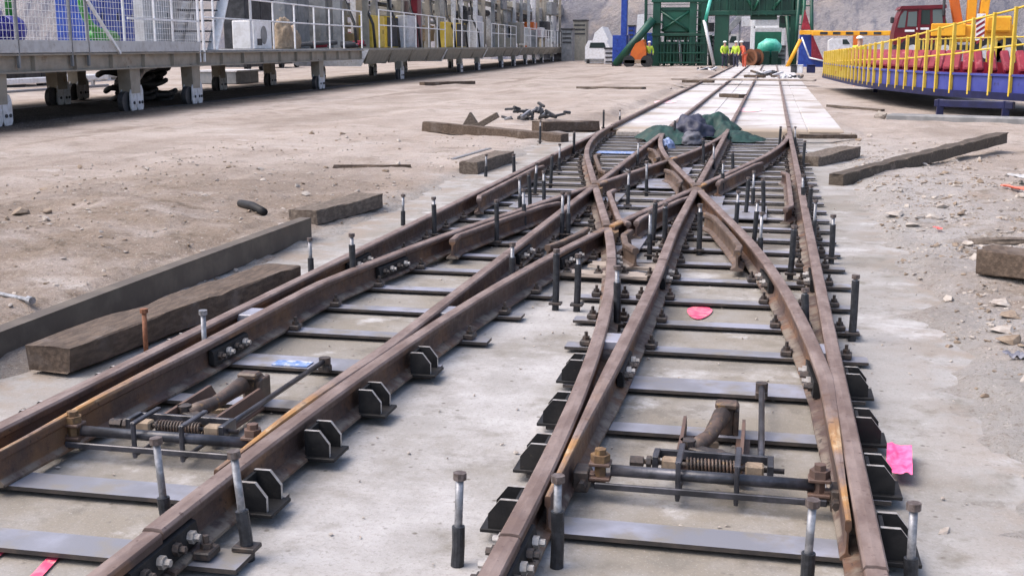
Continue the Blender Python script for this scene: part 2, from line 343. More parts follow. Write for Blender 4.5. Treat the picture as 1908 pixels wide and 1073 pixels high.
# ------------------------------------------------------------------ ground, slabs, hill
def gz(x, y):
    dl = -3.15 - x; dr = x - .72; d = max(dl, dr, 1.4-y, 0 if y < 20.2 else 0)
    d += .3*fbm(x, y, 1.3, 3, 4.0) + .2*fbm(x, y, 5.5, 4, 14.0)
    base = .035 if y < 22 else .035 + .045*sst(20, 24, y)*sst(8, 2, abs(x+1))
    amp = sst(60, 12, y)*.9 + .1
    if x < -4.5:
        g_ = x + .09*y + .5*math.sin(y*.12); base += .035*sst(-4.5, -6, x)*(max(0, math.sin(g_*2.1))**3 - .6*max(0, math.sin(g_*2.1+1.3))**6)
    h = base + .05*fbm(x, y, .55, 3, 1.0)*amp + .05*fbm(x, y, 2.2, 4, 9.0)*amp + .03*abs(fbm(x, y, 8, 3, 3.0))*sst(14, 6, y)
    if x > .5: h += (.03*abs(fbm(x, y, 3.5, 4, 41.0)) + .035*max(0, fbm(x, y, 6.5, 4, 47.0)))*sst(.6, 1.3, x)*sst(24, 14, y)
    if x < -3.5: h += (.03*abs(fbm(x, y, 3.2, 4, 51.0)) + .03*max(0, fbm(x, y, 7, 4, 57.0)))*sst(-3.4, -4.2, x)*sst(20, 11, y)
    if x < -3.9: h += .13*math.exp(-((x+5.3)/1.1)**2)*sst(3, 6, y)*sst(13, 9, y)*(.7+.6*fbm(x, y, .9, 2, 2.0))
    if x > 1.0: h += .09*math.exp(-((x-2.2)/.9)**2)*sst(5, 8, y)*sst(17, 12, y)*(.6+.8*fbm(x, y, 1.1, 3, 6.0))
    if y > 19.6 and -3.6 < x < 2.2: e_ = min(abs(x-1.15), abs(x+2.72)); h = max(h, .1 + .07*fbm(x, y, .9, 4, 17.0) - .12*e_*e_*4 - .02)
    k = sst(-.1, .45, d)
    return -.04*(1-k) + h*k
def axis(segs):
    r = []
    for a, b, st in segs:
        n = max(1, round((b-a)/st)); r += [a+(b-a)*i/n for i in range(n)]
    return r + [segs[-1][1]]
def sheet(xs, ys, fz):
    nx = len(xs); v = [(x, y, fz(x, y)) for y in ys for x in xs]
    f = [(j*nx+i, j*nx+i+1, (j+1)*nx+i+1, (j+1)*nx+i) for j in range(len(ys)-1) for i in range(nx-1)]
    return v, f
xs = axis([(-300, -40, 20), (-40, -18, 1.5), (-18, -6.5, .3), (-6.5, -2.9, .05), (-2.9, .8, .3), (.8, 3.2, .05), (3.2, 10, .2), (10, 40, 2), (40, 300, 20)])
ys = axis([(-30, 1.5, 2.5), (1.5, 12, .06), (12, 32, .16), (32, 95, 1.2), (95, 500, 20)])
mb = MB(); mb.add(*sheet(xs, ys, gz)); tag(mb.build('ground', m_dirt, smooth=True), kind='structure')
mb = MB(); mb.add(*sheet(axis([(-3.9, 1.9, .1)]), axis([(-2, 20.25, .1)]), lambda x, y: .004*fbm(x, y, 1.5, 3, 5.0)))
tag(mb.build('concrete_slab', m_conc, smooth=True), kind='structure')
L1_ = -2.555
# raised fresh slab carrying the far tracks: the front edge is a real step
mb = MB(); X0, X1 = L1_-.14, 1.18; YE = 19.75
mb.add([(X0-.06, YE-.02, -.1), (X1+.06, YE-.02, -.1), (X1+.06, 88, -.1), (X0-.06, 88, -.1), (X0, YE+.02, .085), (X1, YE+.02, .085), (X1, 88, .085), (X0, 88, .085)],
       [(0, 1, 5, 4), (1, 2, 6, 5), (2, 3, 7, 6), (3, 0, 4, 7), (4, 5, 6, 7)])
fs_ = tag(mb.build('fresh_concrete_slab', m_fresh), kind='structure')
rp_ = random.Random(9); y = YE
while y < 86:
    L_ = rp_.uniform(9, 13)
    for a, b in ((X0, -1.12), (-1.112, .62), (.628, X1)):
        d_ = rp_.uniform(-.06, .06) if y == YE else 0; zt = .105+rp_.uniform(-.006, .004)
        MB().box(((a+b)/2, y+L_/2+d_, (.07+zt)/2), (b-a, L_-.02, zt-.07), bev=.012).build('slab_panel', m_fresh, fs_)
    y += L_
# quarry hillside closing the view
def hill_pt(u, v):
    x = -230 + 420*u
    r = 122 + 26*math.sin(u*5.1+.4) - 34*sst(.58, .85, u)
    y = r + v*75 + 7*fbm(x, v*60, .035, 5, 2.0)
    zz = -1 + v*95 + 5*fbm(x, v*70, .05, 5, 11.0)*sst(0, .1, v) + 2.2*fbm(x, v*90, .22, 4, 4.0)*sst(0, .05, v)
    return (x, y, zz)
nu, nv = 220, 110
mb = MB(); mb.add([hill_pt(i/nu, (j/nv)**1.5) for j in range(nv+1) for i in range(nu+1)],
       [(j*(nu+1)+i, j*(nu+1)+i+1, (j+1)*(nu+1)+i+1, (j+1)*(nu+1)+i) for j in range(nv) for i in range(nu)])
tag(mb.build('hillside', m_hill, smooth=True), kind='structure')
# loose gravel and crumbs of earth
def rock(mb, p, r, sd, sub=None):
    ph = (1+5**.5)/2
    base = [(-1, ph, 0), (1, ph, 0), (-1, -ph, 0), (1, -ph, 0), (0, -1, ph), (0, 1, ph), (0, -1, -ph), (0, 1, -ph), (ph, 0, -1), (ph, 0, 1), (-ph, 0, -1), (-ph, 0, 1)]
    fc = [(0, 11, 5), (0, 5, 1), (0, 1, 7), (0, 7, 10), (0, 10, 11), (1, 5, 9), (5, 11, 4), (11, 10, 2), (10, 7, 6), (7, 1, 8), (3, 9, 4), (3, 4, 2), (3, 2, 6), (3, 6, 8), (3, 8, 9), (4, 9, 5), (2, 4, 11), (6, 2, 10), (8, 6, 7), (9, 8, 1)]
    a = sd*1.7; ca, sa = math.cos(a), math.sin(a); sx, sy, sz = 1+.4*math.sin(sd*3.1), 1+.3*math.cos(sd*2.3), .55+.2*math.sin(sd*5.7)
    vs = []
    for i, (x, y, z) in enumerate(base):
        k = r/1.9*(1+.3*math.sin(sd*7+i*2.4)); x, y, z = x*sx*k, y*sy*k, z*sz*k
        vs.append((p[0]+x*ca-y*sa, p[1]+x*sa+y*ca, p[2]+z))
    mb.add(vs, fc)
rg = random.Random(3)
mb = MB(); mb2 = MB()
for i in range(11000):
    if i % 3: x = rg.triangular(.85, 3.6, 1.3); y = rg.triangular(3, 20, 6)
    else: x = rg.uniform(-8.5, -3.3); y = rg.triangular(4.2, 20, 7)
    if fbm(x, y, .9, 3, 31.0) < -.04 and rg.random() < .8: continue
    r = .006 + .016*rg.random()**4 if rg.random() < .975 else rg.uniform(.02, .05)
    rock(mb if rg.random() < .55 else mb2, (x, y, gz(x, y)+r*.25), r, i*.37)
for i in range(420):
    x = rg.uniform(-3.0, .95); y = rg.triangular(2.2, 17, 4); r = rg.uniform(.003, .008)
    rock(mb, (x, y, .004+r*.3), r, i*.9)
tag(mb.build('gravel', m_stone), 'small pale stones scattered over the earth beside the tracks', 'gravel', kind='stuff')
m_clod = M('earth_clod', (.25, .195, .145), (.17, .125, .09), rough=.95, scale=20, bump=.6, bscale=60, bdist=.006)
tag(mb2.build('earth_crumbs', m_clod), 'brown crumbs of earth scattered beside the tracks', 'earth', kind='stuff')

# ------------------------------------------------------------------ rails
ZB = .032          # top of the steel sleepers
L1, L2, R3, R4 = -2.555, -1.59, -.635, .31
def uu(y):
    if y > 11.1: return 1.91 - uu(22.2-y)
    if y < 2.9: return 0.0
    if y < 8.7: return (y-2.9)**2/64
    return .5256 + .1795*(y-8.7)
fA = lambda y: L2 + uu(y)*1.9/1.91
fC = lambda y: R3 - uu(y)*1.92/1.91
fD = lambda y: L1 + max(uu(y), .152 - .01*max(0, 4.5-y))*1.92/1.91
fE = lambda y: R4 - max(uu(y), .048)*1.9/1.91
fB = lambda y: min(L2, fA(y)-.052)
fF = lambda y: max(R3, min(fC(y)+.6, R3+.045*sst(9, 6, y)))
fL1 = lambda y: L1
fR4 = lambda y: R4
PROF = [(-.058, 0), (.058, 0), (.058, .010), (.014, .026), (.009, .045), (.009, .092), (.030, .104), (.031, .126), (.025, .134), (0, .136),
        (-.025, .134), (-.031, .126), (-.030, .104), (-.009, .092), (-.009, .045), (-.014, .026), (-.058, .010)]
def sweep(pts, z0=ZB, hs=None, zs=None, prof=PROF):
    """pts plan (x,y); hs width scale per point"""
    mb = MB(); n = len(prof); k = len(pts); vs = []; fs = []
    for i, (x, y) in enumerate(pts):
        a = pts[max(i-1, 0)]; b = pts[min(i+1, k-1)]; dx, dy = b[0]-a[0], b[1]-a[1]; l = math.hypot(dx, dy) or 1
        nx, ny = dy/l, -dx/l; w = hs[i] if hs else 1; zz = zs[i] if zs else 1
        for u, v in prof: vs.append((x+nx*u*w, y+ny*u*w, z0+v*zz))
    for i in range(k-1):
        for j in range(n): fs.append((i*n+j, i*n+(j+1) % n, (i+1)*n+(j+1) % n, (i+1)*n+j))
    fs += [tuple(range(n)), tuple((k-1)*n+j for j in range(n))[::-1]]
    mb.add(vs, fs); return mb
def rail(parent, f, y0, y1, name='rail', mat=None, dz=0.0, taper=False, lab=None):
    n = max(2, int((y1-y0)/.15)+1); ysr = [y0+(y1-y0)*i/(n-1) for i in range(n)]
    hs = zs = None
    if taper: hs = [.3+.7*sst(0, 1.6, y-taper) for y in ysr]; zs = [.9+.1*sst(0, .7, y-taper) for y in ysr]
    o = sweep([(f(y), y) for y in ysr], ZB+dz, hs, zs).build(name, mat or m_rail, parent)
    if lab: o['label'] = lab
    return o

trk_nl = thing('railway_track', 'short rail ends with a stepped joint at the lower left corner', 'track', (L2, 2.3, 0))
trk_nr = thing('railway_track', 'short rail ends of the right-hand track at the bottom edge', 'track', (R3, 2.3, 0))
tl = thing('railway_turnout', 'rusty turnout of the left-hand track with open switch blade beside the long timber', 'turnout', (-2.07, 5, 0))
tr = thing('railway_turnout', 'rusty turnout of the right-hand track between the pink paper and the pale middle slab', 'turnout', (-.16, 5, 0))
dc = thing('diamond_crossing', 'scissors crossing where the curved rusty rails of both tracks intersect', 'crossing', (-1.12, 11.1, 0))
tfl = thing('railway_track', 'left of the two straight tracks running over white concrete to the green portal', 'track', (-2.07, 50, 0), group=None)
tfr = thing('railway_track', 'right of the two straight tracks running over white concrete to the green portal', 'track', (-.16, 50, 0))
ALLT = (trk_nl, trk_nr, tl, tr, dc, tfl, tfr)
bpy.context.view_layer.update()
YJ = 7.15; YX = 19.7
def wchild(o, p):     # parent keeping world placement (things are unrotated)
    o.parent = p; o.location = Vector(o.location) - p.location; return o
def R(p, *a, **k): o = rail(None, *a, **k); wchild(o, p); return o
# near ends (worn low head)
R(trk_nl, fA, 1.6, 2.73, dz=-.008); R(trk_nl, fL1, 1.6, 2.73, dz=-.008)
R(trk_nr, fC, 1.6, 2.90, dz=-.006); R(trk_nr, fR4, 1.6, 2.90, dz=-.006)
# turnouts
R(tl, fL1, 2.735, YJ, 'stock_rail'); R(tl, fA, 2.735, YJ, 'stock_rail')
R(tr, fC, 2.905, YJ, 'stock_rail'); R(tr, fR4, 2.905, YJ, 'stock_rail')
for p, f, dz in ((tl, fD, .0015), (tl, fB, .003), (tr, fF, .0015), (tr, fE, .003)):
    R(p, f, 3.22, 4.5, 'switch_blade_tip', m_rail_rust, dz, taper=3.22, lab='orange rusted planed tip of the switch blade')
    R(p, f, 4.5, YJ, 'switch_blade', None, dz, taper=3.22)
# crossing: rails split at frogs, frog pieces rusty orange
GAP = .0
def split(f, cuts, y0, y1, dz):
    ys_ = [y0]
    for c in cuts: ys_ += [c-.30, c+.30]
    ys_.append(y1)
    for i in range(0, len(ys_), 2): R(dc, f, ys_[i]+.006*(i > 0), ys_[i+1]-.006, 'rail', None, dz)
    for c in cuts:
        R(dc, f, c-.298, c-.055, 'frog_rail', m_rail_rust if c < 10 else m_wing, dz); R(dc, f, c+.055, c+.298, 'frog_rail', m_rail_rust if f in (fA, fD) else m_wing, dz)
split(fL1, [], YJ+.008, YX, 0); split(fR4, [], YJ+.008, YX, 0)
split(fA, [8.45, 11.1], YJ+.008, YX, .001); split(fC, [8.45, 11.1], YJ+.008, YX, .002)
split(fD, [11.1, 13.75], YJ+.008, YX, .003); split(fE, [11.1, 13.75], YJ+.008, YX, .004)
split(fB, [11.1], YJ+.008, YX, .005); split(fF, [11.1], YJ+.008, YX, .006)
def frog(x, y):
    mb = MB(); mb.prism([(-.05, -.16), (.05, -.16), (.075, 0), (.05, .16), (-.05, .16), (-.075, 0)], lambda u, v, a: (u, v, a), ZB+.012, ZB+.1)
    o = mb.build('frog_block', m_orange, None, loc=(x, y, 0)); wchild(o, dc)
    mb = MB(); mb.box((0, 0, ZB+.006), (.5, .75, .010)); o = mb.build('base_plate', m_plate, None, loc=(x, y, 0)); wchild(o, dc)
for x, y in ((fA(8.45), 8.45), (fA(11.1), 11.1), (fC(11.1), 11.1), (fD(13.75), 13.75)): frog(x, y)
# check and wing rails traced in plan
def chk(px, z=.167, dz=.0, mat=None):
    pts = [G(x, y, z) for x, y in px]; pts = [(p.x, p.y) for p in pts]
    if pts[0][1] > pts[-1][1]: pts = pts[::-1]
    o = sweep(pts, ZB+dz, [.72]*len(pts)).build('check_rail', mat or m_rail, None); wchild(o, dc)
def chkf(f, off, y0, y1, fl=.05, mat=None):
    yy = [y0, y0+.22]+[y0+.22+(y1-y0-.44)*i/6 for i in range(1, 7)]+[y1]
    ex = [fl]+[0]*7+[fl]; sg = 1 if off > 0 else -1
    o = sweep([(f(y)+off+sg*e, y) for y, e in zip(yy, ex)], ZB+.008, [.7]*len(yy)).build('check_rail', mat or m_rail, None); wchild(o, dc)
chkf(fL1, .105, 9.75, 12.7); chkf(fD, .10, 7.6, 9.7); chkf(fR4, -.105, 9.7, 12.6)
chkf(fE, -.10, 7.55, 9.3, .04, m_wing); chkf(fA, -.095, 7.5, 8.35, .03, m_wing)
chkf(fC, .105, 8.65, 10.7, .06); chkf(fC, .10, 7.5, 8.3, .06, m_wing); chkf(fE, -.10, 11.3, 12.6, .05, m_wing)
chkf(fA, .10, 11.4, 13.6, .03); chkf(fC, .10, 12.2, 14.3, .06, m_wing); chkf(fE, -.105, 13.8, 15.2, .06, m_wing); chkf(fA, .1, 8.7, 10.3, .03)
# far track rails on the fresh slab
for p, a, b in ((tfl, L1, L2), (tfr, R3, R4)):
    R(p, lambda y, a=a: a, YX+.02, 88, dz=.012); R(p, lambda y, b=b: b, YX+.02, 88, dz=.012)

# sleepers (each a plate of its own)
SLP = [3.31, 4.29, 4.91, 5.5, 6.07, 6.64, 7.26, 7.84, 8.41]
while SLP[-1] < 18.9: SLP.append(SLP[-1]+.555)
rs = random.Random(5)
def sleeper(p, x0, x1, y, wd):
    mb = MB(); mb.box((0, 0, 0), (x1-x0, wd, .014)); mb.mi = [1, 0, 1, 1, 1, 1]
    o = mb.build('sleeper', [m_plate, m_plateedge], None, loc=((x0+x1)/2, y, ZB-.0075 + rs.uniform(-.0006, .0003))); o.rotation_euler.z = rs.uniform(-.006, .006); wchild(o, p)
for y in [1.95, 2.45]:
    sleeper(trk_nl, L1-.22, L2+.2, y+.42, .13); sleeper(trk_nr, R3-.2, R4+.2, y, .15)
for i, y in enumerate(SLP):
    wd = .2 if i == 2 else (.13 if y < 4 else .105)
    if y < 7.0:
        e_ = .12 if y < 5.2 else .18; sleeper(tl, L1-e_, fA(y)+e_, y, wd); sleeper(tr, fC(y)-e_, R4+e_, y, wd)
    elif y < 7.6:
        sleeper(dc, L1-.22, fA(y)+.18, y, wd); sleeper(dc, fC(y)-.18, R4+.21, y, wd)
    else: sleeper(dc, L1-.22, R4+.21, y, wd)
for p, xx in ((tl, (L1, L2)), (tr, (R3, R4))):
    for x in xx: sleeper(p, x-.12, x+.12, 3.78, .13)
# flat plates inside the diamonds
for x, y, w_, d_ in ((-1.12, 9.75, .45, .75), (-.2, 10.35, .42, .8), (-1.1, 12.4, .4, .8), (-2.05, 10.6, .4, .7)):
    mb = MB(); mb.box((0, 0, 0), (w_, d_, .012), bev=.002); o = mb.build('base_plate', m_plate, None, loc=(x, y, ZB+.0075)); wchild(o, dc)

# rail clips: block, bolt and nut
mb = MB(); mb.box((0, 0, .012), (.052, .075, .024), bev=.004); mb.tube((0, 0, .02), (0, 0, .062), .009, 6); mb.tube((0, 0, .024), (0, 0, .04), .018, 6)
clip0 = mb.build('rail_clip', m_clip, None); C.objects.unlink(clip0)
clips = {}
def clip(p, x, y):
    for q in clips.get(p.name, []):
        if abs(q[0]-x) < .06 and abs(q[1]-y) < .04: return
    clips.setdefault(p.name, []).append((x, y))
    o = clip0.copy(); C.objects.link(o); o.location = (x, y, ZB+.004); o.rotation_euler.z = rs.uniform(-.12, .12); wchild(o, p)
for y in SLP:
    p1, p2 = (tl, tr) if y < 7.0 else (dc, dc)
    for p, fs_ in ((p1, (fL1, fA, fD, fB)), (p2, (fC, fR4, fF, fE))):
        for f in fs_:
            if y < 5.2 and f in (fD, fB, fF, fE): continue
            for sgn in (-1, 1):
                if y < 5.0 and ((f is fA and sgn > 0) or (f is fC and sgn < 0) or f is fR4 or f is fL1): continue
                if y < 5.0: continue
                x = f(y)+sgn*.082
                if any(abs(x-g(y)) < .055 for g in (fL1, fA, fD, fB, fC, fR4, fF, fE) if g is not f): continue
                clip(p, x, y)
for x, y in ((fA(2.87)+.085, 2.87), (L1+.085, 2.87)): clip(trk_nl, x, y)
clip(trk_nr, R3+.085, 2.45); clip(trk_nr, R4-.085, 2.45)

# rail braces: two chamfered plates with bright cut edges on a base plate
def brace_mesh():
    poly = [(0, .012), (.09, .012), (.09, .058), (.054, .104), (0, .104)]
    mbs = []
    for yo in (-.062, .05):
        m1 = MB(); n = len(poly)
        vs = [(u, yo, v) for u, v in poly] + [(u, yo+.014, v) for u, v in poly]
        m1.add(vs, [tuple(range(n))[::-1], tuple(range(n, 2*n))], 0)
        m1.add(vs, [(i, (i+1) % n, n+(i+1) % n, n+i) for i in range(n)], 1)
        mbs.append(m1)
    base = MB(); base.box((.053, -.004, .006), (.122, .15, .012), bev=.002)
    back = MB(); back.box((.006, -.004, .058), (.012, .098, .084))
    return base, mbs, back
def brace(p, x, y, sgn):
    e = bpy.data.objects.new('rail_brace', None); C.objects.link(e); e.empty_display_size = .05
    e.location = (x, y, ZB+.002); e.scale = (1, 1, 1); e.rotation_euler.z = 0 if sgn > 0 else PI; wchild(e, p)
    for k, src in enumerate(BR):
        o = src.copy(); C.objects.link(o); o.parent = e
b_, ms_, bk_ = brace_mesh()
BR = [b_.build('base_plate', m_blackst), ms_[0].build('gusset', [m_blackst, m_edge]), ms_[1].build('gusset', [m_blackst, m_edge]), bk_.build('back_plate', m_blackst)]
for o in BR: C.objects.unlink(o)
for y in (3.24, 3.75, 4.26, 4.85):
    brace(tl, fA(y)+.04, y, 1); brace(tl, L1-.04, y, -1)
    brace(tr, fC(y)-.04, y+.03, -1); brace(tr, R4+.04, y+.05, 1)

# fishplates with bolts
def fish(p, f, y, side, L=.5, mat=None):
    mb = MB(); x = f(y)
    e = sweep([(f(y-L/2)+side*.028, y-L/2), (f(y+L/2)+side*.028, y+L/2)], ZB, prof=[(-.014, .03), (.014, .026), (.016, .05), (.008, .09), (-.012, .098)]).build('fishplate', mat or m_blackst)
    wchild(e, p); base = p.location
    for k in range(4):
        yy = y+(k-1.5)*L/4.2; xx = f(yy)+side*.04
        m = MB(); m.tube((xx, yy, ZB+.062), (xx+side*.035, yy, ZB+.062), .011, 6); m.tube((xx, yy, ZB+.062), (xx+side*.018, yy, ZB+.062), .019, 6)
        o = m.build('bolt', m_edge if k % 2 else m_clip); o.parent = e; o.location = -e.location - base
for p, f, y, s in ((trk_nl, fA, 2.73, 1), (trk_nr, fC, 2.9, 1), (trk_nr, fC, 2.9, -1), (tl, fL1, 7.05, 1), (tl, fD, 6.95, 1), (tl, fD, 4.85, 1), (tr, fF, 4.9, 1), (tr, fE, 4.9, -1),
                   (tr, fF, 7.0, 1), (tr, fE, 7.0, -1), (tr, fR4, 7.1, -1), (dc, fA, 7.5, 1), (dc, fB, 7.6, 1), (dc, fC, 7.45, 1), (dc, fA, 9.3, 1), (dc, fE, 9.0, -1), (dc, fB, 13.0, 1), (dc, fA, 12.2, 1), (dc, fF, 12.0, 1)):
    fish(p, f, y, s, .36 if y < 5.2 else .42)
# spacer blocks between blade heel and stock rail
for p, f, g, y in ((tl, fD, fL1, 5.35), (tr, fF, fC, 5.2), (tr, fE, fR4, 5.2), (tl, fB, fA, 5.6)):
    mb = MB(); x = (f(y)+g(y))/2; mb.box((x, y, ZB+.1), (max(.03, abs(f(y)-g(y))-.045), .16, .04), bev=.004)
    wchild(mb.build('spacer_block', m_plate), p)
# inscription plate and blue painted plate
def tagplate(p, px, w_, d_, z, lab):
    q = G(*px, z); mb = MB(); mb.box((0, 0, 0), (w_, d_, .004)); o = mb.build('marked_plate', m_bluepaint, None, loc=(q.x, q.y, z)); o['label'] = lab; wchild(o, p); return o
tagplate(tl, (545, 677), .17, .085, ZB+.003, 'blue and white marking on the wide sleeper plate')
q = G(1150, 285, ZB); mb = MB(); mb.box((0, 0, 0), (.55, .34, .006), bev=.002); o = mb.build('blue_plate', m_bluepaint, None, loc=(q.x, q.y, ZB+.006)); o['label'] = 'blue painted sleeper plate'; wchild(o, dc)

# ------------------------------------------------------------------ switch gear
def HEX(x, z0, z1, r):
    vs = [(x+r*math.cos(i*PI/3), r*math.sin(i*PI/3), z) for z in (z0, z1) for i in range(6)]
    return vs, [tuple(range(6))[::-1], tuple(range(6, 12))]+[(i, (i+1) % 6, 6+(i+1) % 6, 6+i) for i in range(6)]
def switch_gear(x0, label, seed):
    t = thing('switch_mechanism', label, 'switch mechanism', (x0, 3.62, -.053)); r = random.Random(seed)
    P = lambda n, m, mat, sm=False: m.build(n, mat, t, smooth=sm)
    rod = P('tie_rod', MB().tube((-.31, 0, .155), (.33, 0, .155), .019, 14), m_oil, True)
    P('lower_bar', MB().bar((-.36, -.035, .112), (.37, -.035, .112), .012, .022, .003), m_oil)
    for s in (-1, 1):
        x = .345*s
        c_ = P('clevis', MB().box((x, 0, .13), (.07, .06, .012), bev=.003).box((x, 0, .178), (.07, .06, .012), bev=.003).box((x+.045*s, 0, .13), (.06, .035, .03), bev=.003), m_brownbar)
        P('nut', MB().tube((x, 0, .11), (x, 0, .226), .02, 6).add(*HEX(x, .184, .208, .032)), m_orange if s < 0 else m_brownbar)
        P('blade_lug', MB().box((x+.06*s, .005, .12), (.05, .09, .07), bev=.004).tube((x+.05*s, .05, .12), (x+.05*s, .09, .12), .014, 6).tube((x+.05*s, -.08, .12), (x+.05*s, -.03, .12), .014, 6), m_clip)
    P('spring_frame', MB().bar((-.18, .17, .165), (.2, .17, .165), .014, .03, .002).bar((-.175, .075, .165), (-.175, .165, .165), .02, .04, .002).bar((.195, .06, .165), (.195, .165, .165), .02, .04, .002).bar((-.18, .06, .125), (.2, .06, .125), .012, .018, .002), m_oil)
    hel = []
    for i in range(15*10+1):
        a = i/10*2*PI; hel.append((-.075+.175*i/150, .105+.021*math.cos(a), .155+.021*math.sin(a)))
    P('spring', MB().path(hel, .0042, 5), m_leverm, True)
    P('spring_rod', MB().tube((-.25, .105, .155), (.24, .105, .155), .009, 8), m_clip, True)
    for x in (-.125, .145):
        P('end_block', MB().box((x, .105, .155), (.06, .045, .038), bev=.006), m_cream)
    P('adjuster', MB().tube((-.26, .105, .155), (-.215, .105, .155), .017, 6).tube((-.205, .105, .155), (-.19, .105, .155), .022, 8), m_clip)
    for x in (-.092, .092):
        P('clamp', MB().box((x, -.03, .15), (.016, .014, .12), bev=.003).box((x, .06, .206), (.02, .19, .012), bev=.003).box((x, .06, .09), (.016, .19, .012), bev=.003).tube((x, -.03, .08), (x, -.03, .21), .008, 6), m_oil)
    for x, n_ in ((-.105, -.05), (.1, .0)):
        m_ = MB(); m_.prism([(.17, .085), (.60, .085), (.66, .10), (.60, .165), (.17, .165)], lambda u, v, a, x=x: (x+a+(u-.17)*(-.02 if x < 0 else .0), u, v), -.006, .006)
        m_.box((x, .38, .088), (.05, .42, .008))
        P('guide_bar', m_, m_brownbar)
    pts = [(-.07, .33, .13), (-.045, .37, .14), (-.015, .44, .145), (.0, .53, .155), (.02, .62, .17)]
    P('lever_arm', MB().path(pts, [.03, .03, .026, .028, .034], 12), m_leverm, True)
    P('lever_head', MB().box((.035, .69, .135), (.07, .09, .12), bev=.014).box((.035, .655, .2), (.085, .06, .028), bev=.008).box((.07, .7, .115), (.02, .11, .13), bev=.004), m_leverm)
    P('lever_base', MB().tube((-.02, .3, .1), (-.02, .3, .125), .085, 10).bar((-.08, .33, .135), (.1, .24, .135), .05, .02, .004).tube((-.085, .33, .11), (-.085, .33, .165), .028, 8), m_clip)
    P('pull_rod', MB().path([(.165, .17, .15), (.165, .3, .148), (.16, 1.14, .135)], .0115, 10), m_oil, True)
    P('rod_eye', MB().tube((.16, 1.16, .09), (.16, 1.16, .15), .026, 10).box((.16, 1.16, .1), (.05, .05, .03), bev=.004), m_clip)
    P('debris_chips', MB().box((-.03, .5, .09), (.09, .02, .02), .4).box((.06, .22, .1), (.05, .03, .02), .9), m_sack)
    return t
switch_gear(-.145, 'black and rusty switch mechanism with tie rod and spring between the right-hand switch blades', 1)
switch_gear(-2.045, 'black and rusty switch mechanism with tie rod and spring between the left-hand switch blades', 2)

# ------------------------------------------------------------------ anchor bolts standing in black sleeves
def hexhead(mb, p, d, r, h): mb.tube(p - d*h, p, r, 8)
def bolt(top, zt=.38, style='std', label=None, group=None, sl=(.085, .19), r=1.0, lean=None):
    T_ = G(top[0], top[1], zt); B_ = Vector((T_.x, T_.y, .0))
    if lean: B_ += Vector((lean[0], lean[1], 0))
    t = thing('anchor_bolt', label, 'bolt', B_, group=group)
    d = (T_-B_); L = d.length; d.normalize(); P0 = Vector((0, 0, 0)); at = lambda z: P0 + d*(L*z/zt)
    ms = m_rustbolt if style == 'rust' else m_zinc; R_ = .0115*r
    t_ = MB().tube(at(.0 if style in ('bare', 'rust') else .05), at(zt-.015), R_, 10).build('shank', ms, t, smooth=True)
    m = MB(); hexhead(m, at(zt), d, .0195*r, .02); m.build('head', ms if style in ('bare', 'rust') else m_bolthead, t)
    if style in ('std', 'dark'):
        a, b = sl; a = .0
        if style == 'dark': b = zt-.03
        MB().path([at(a), at((a+b)*.5)+Vector((.002, 0, 0)), at(b)], [.0195*r, .0185*r, .019*r], 12).build('sleeve', m_sleeve, t, smooth=False)
        if zt > .3:
            MB().box(at(ZB+.008), (.07, .055, .014), bev=.002).build('washer_plate', m_clip, t)
    elif style == 'low':
        MB().path([at(0.0), at(sl[1])], [.0195*r, .019*r], 12).build('sleeve', m_sleeve, t)
    return t
BG = 'anchor bolts of the crossing'
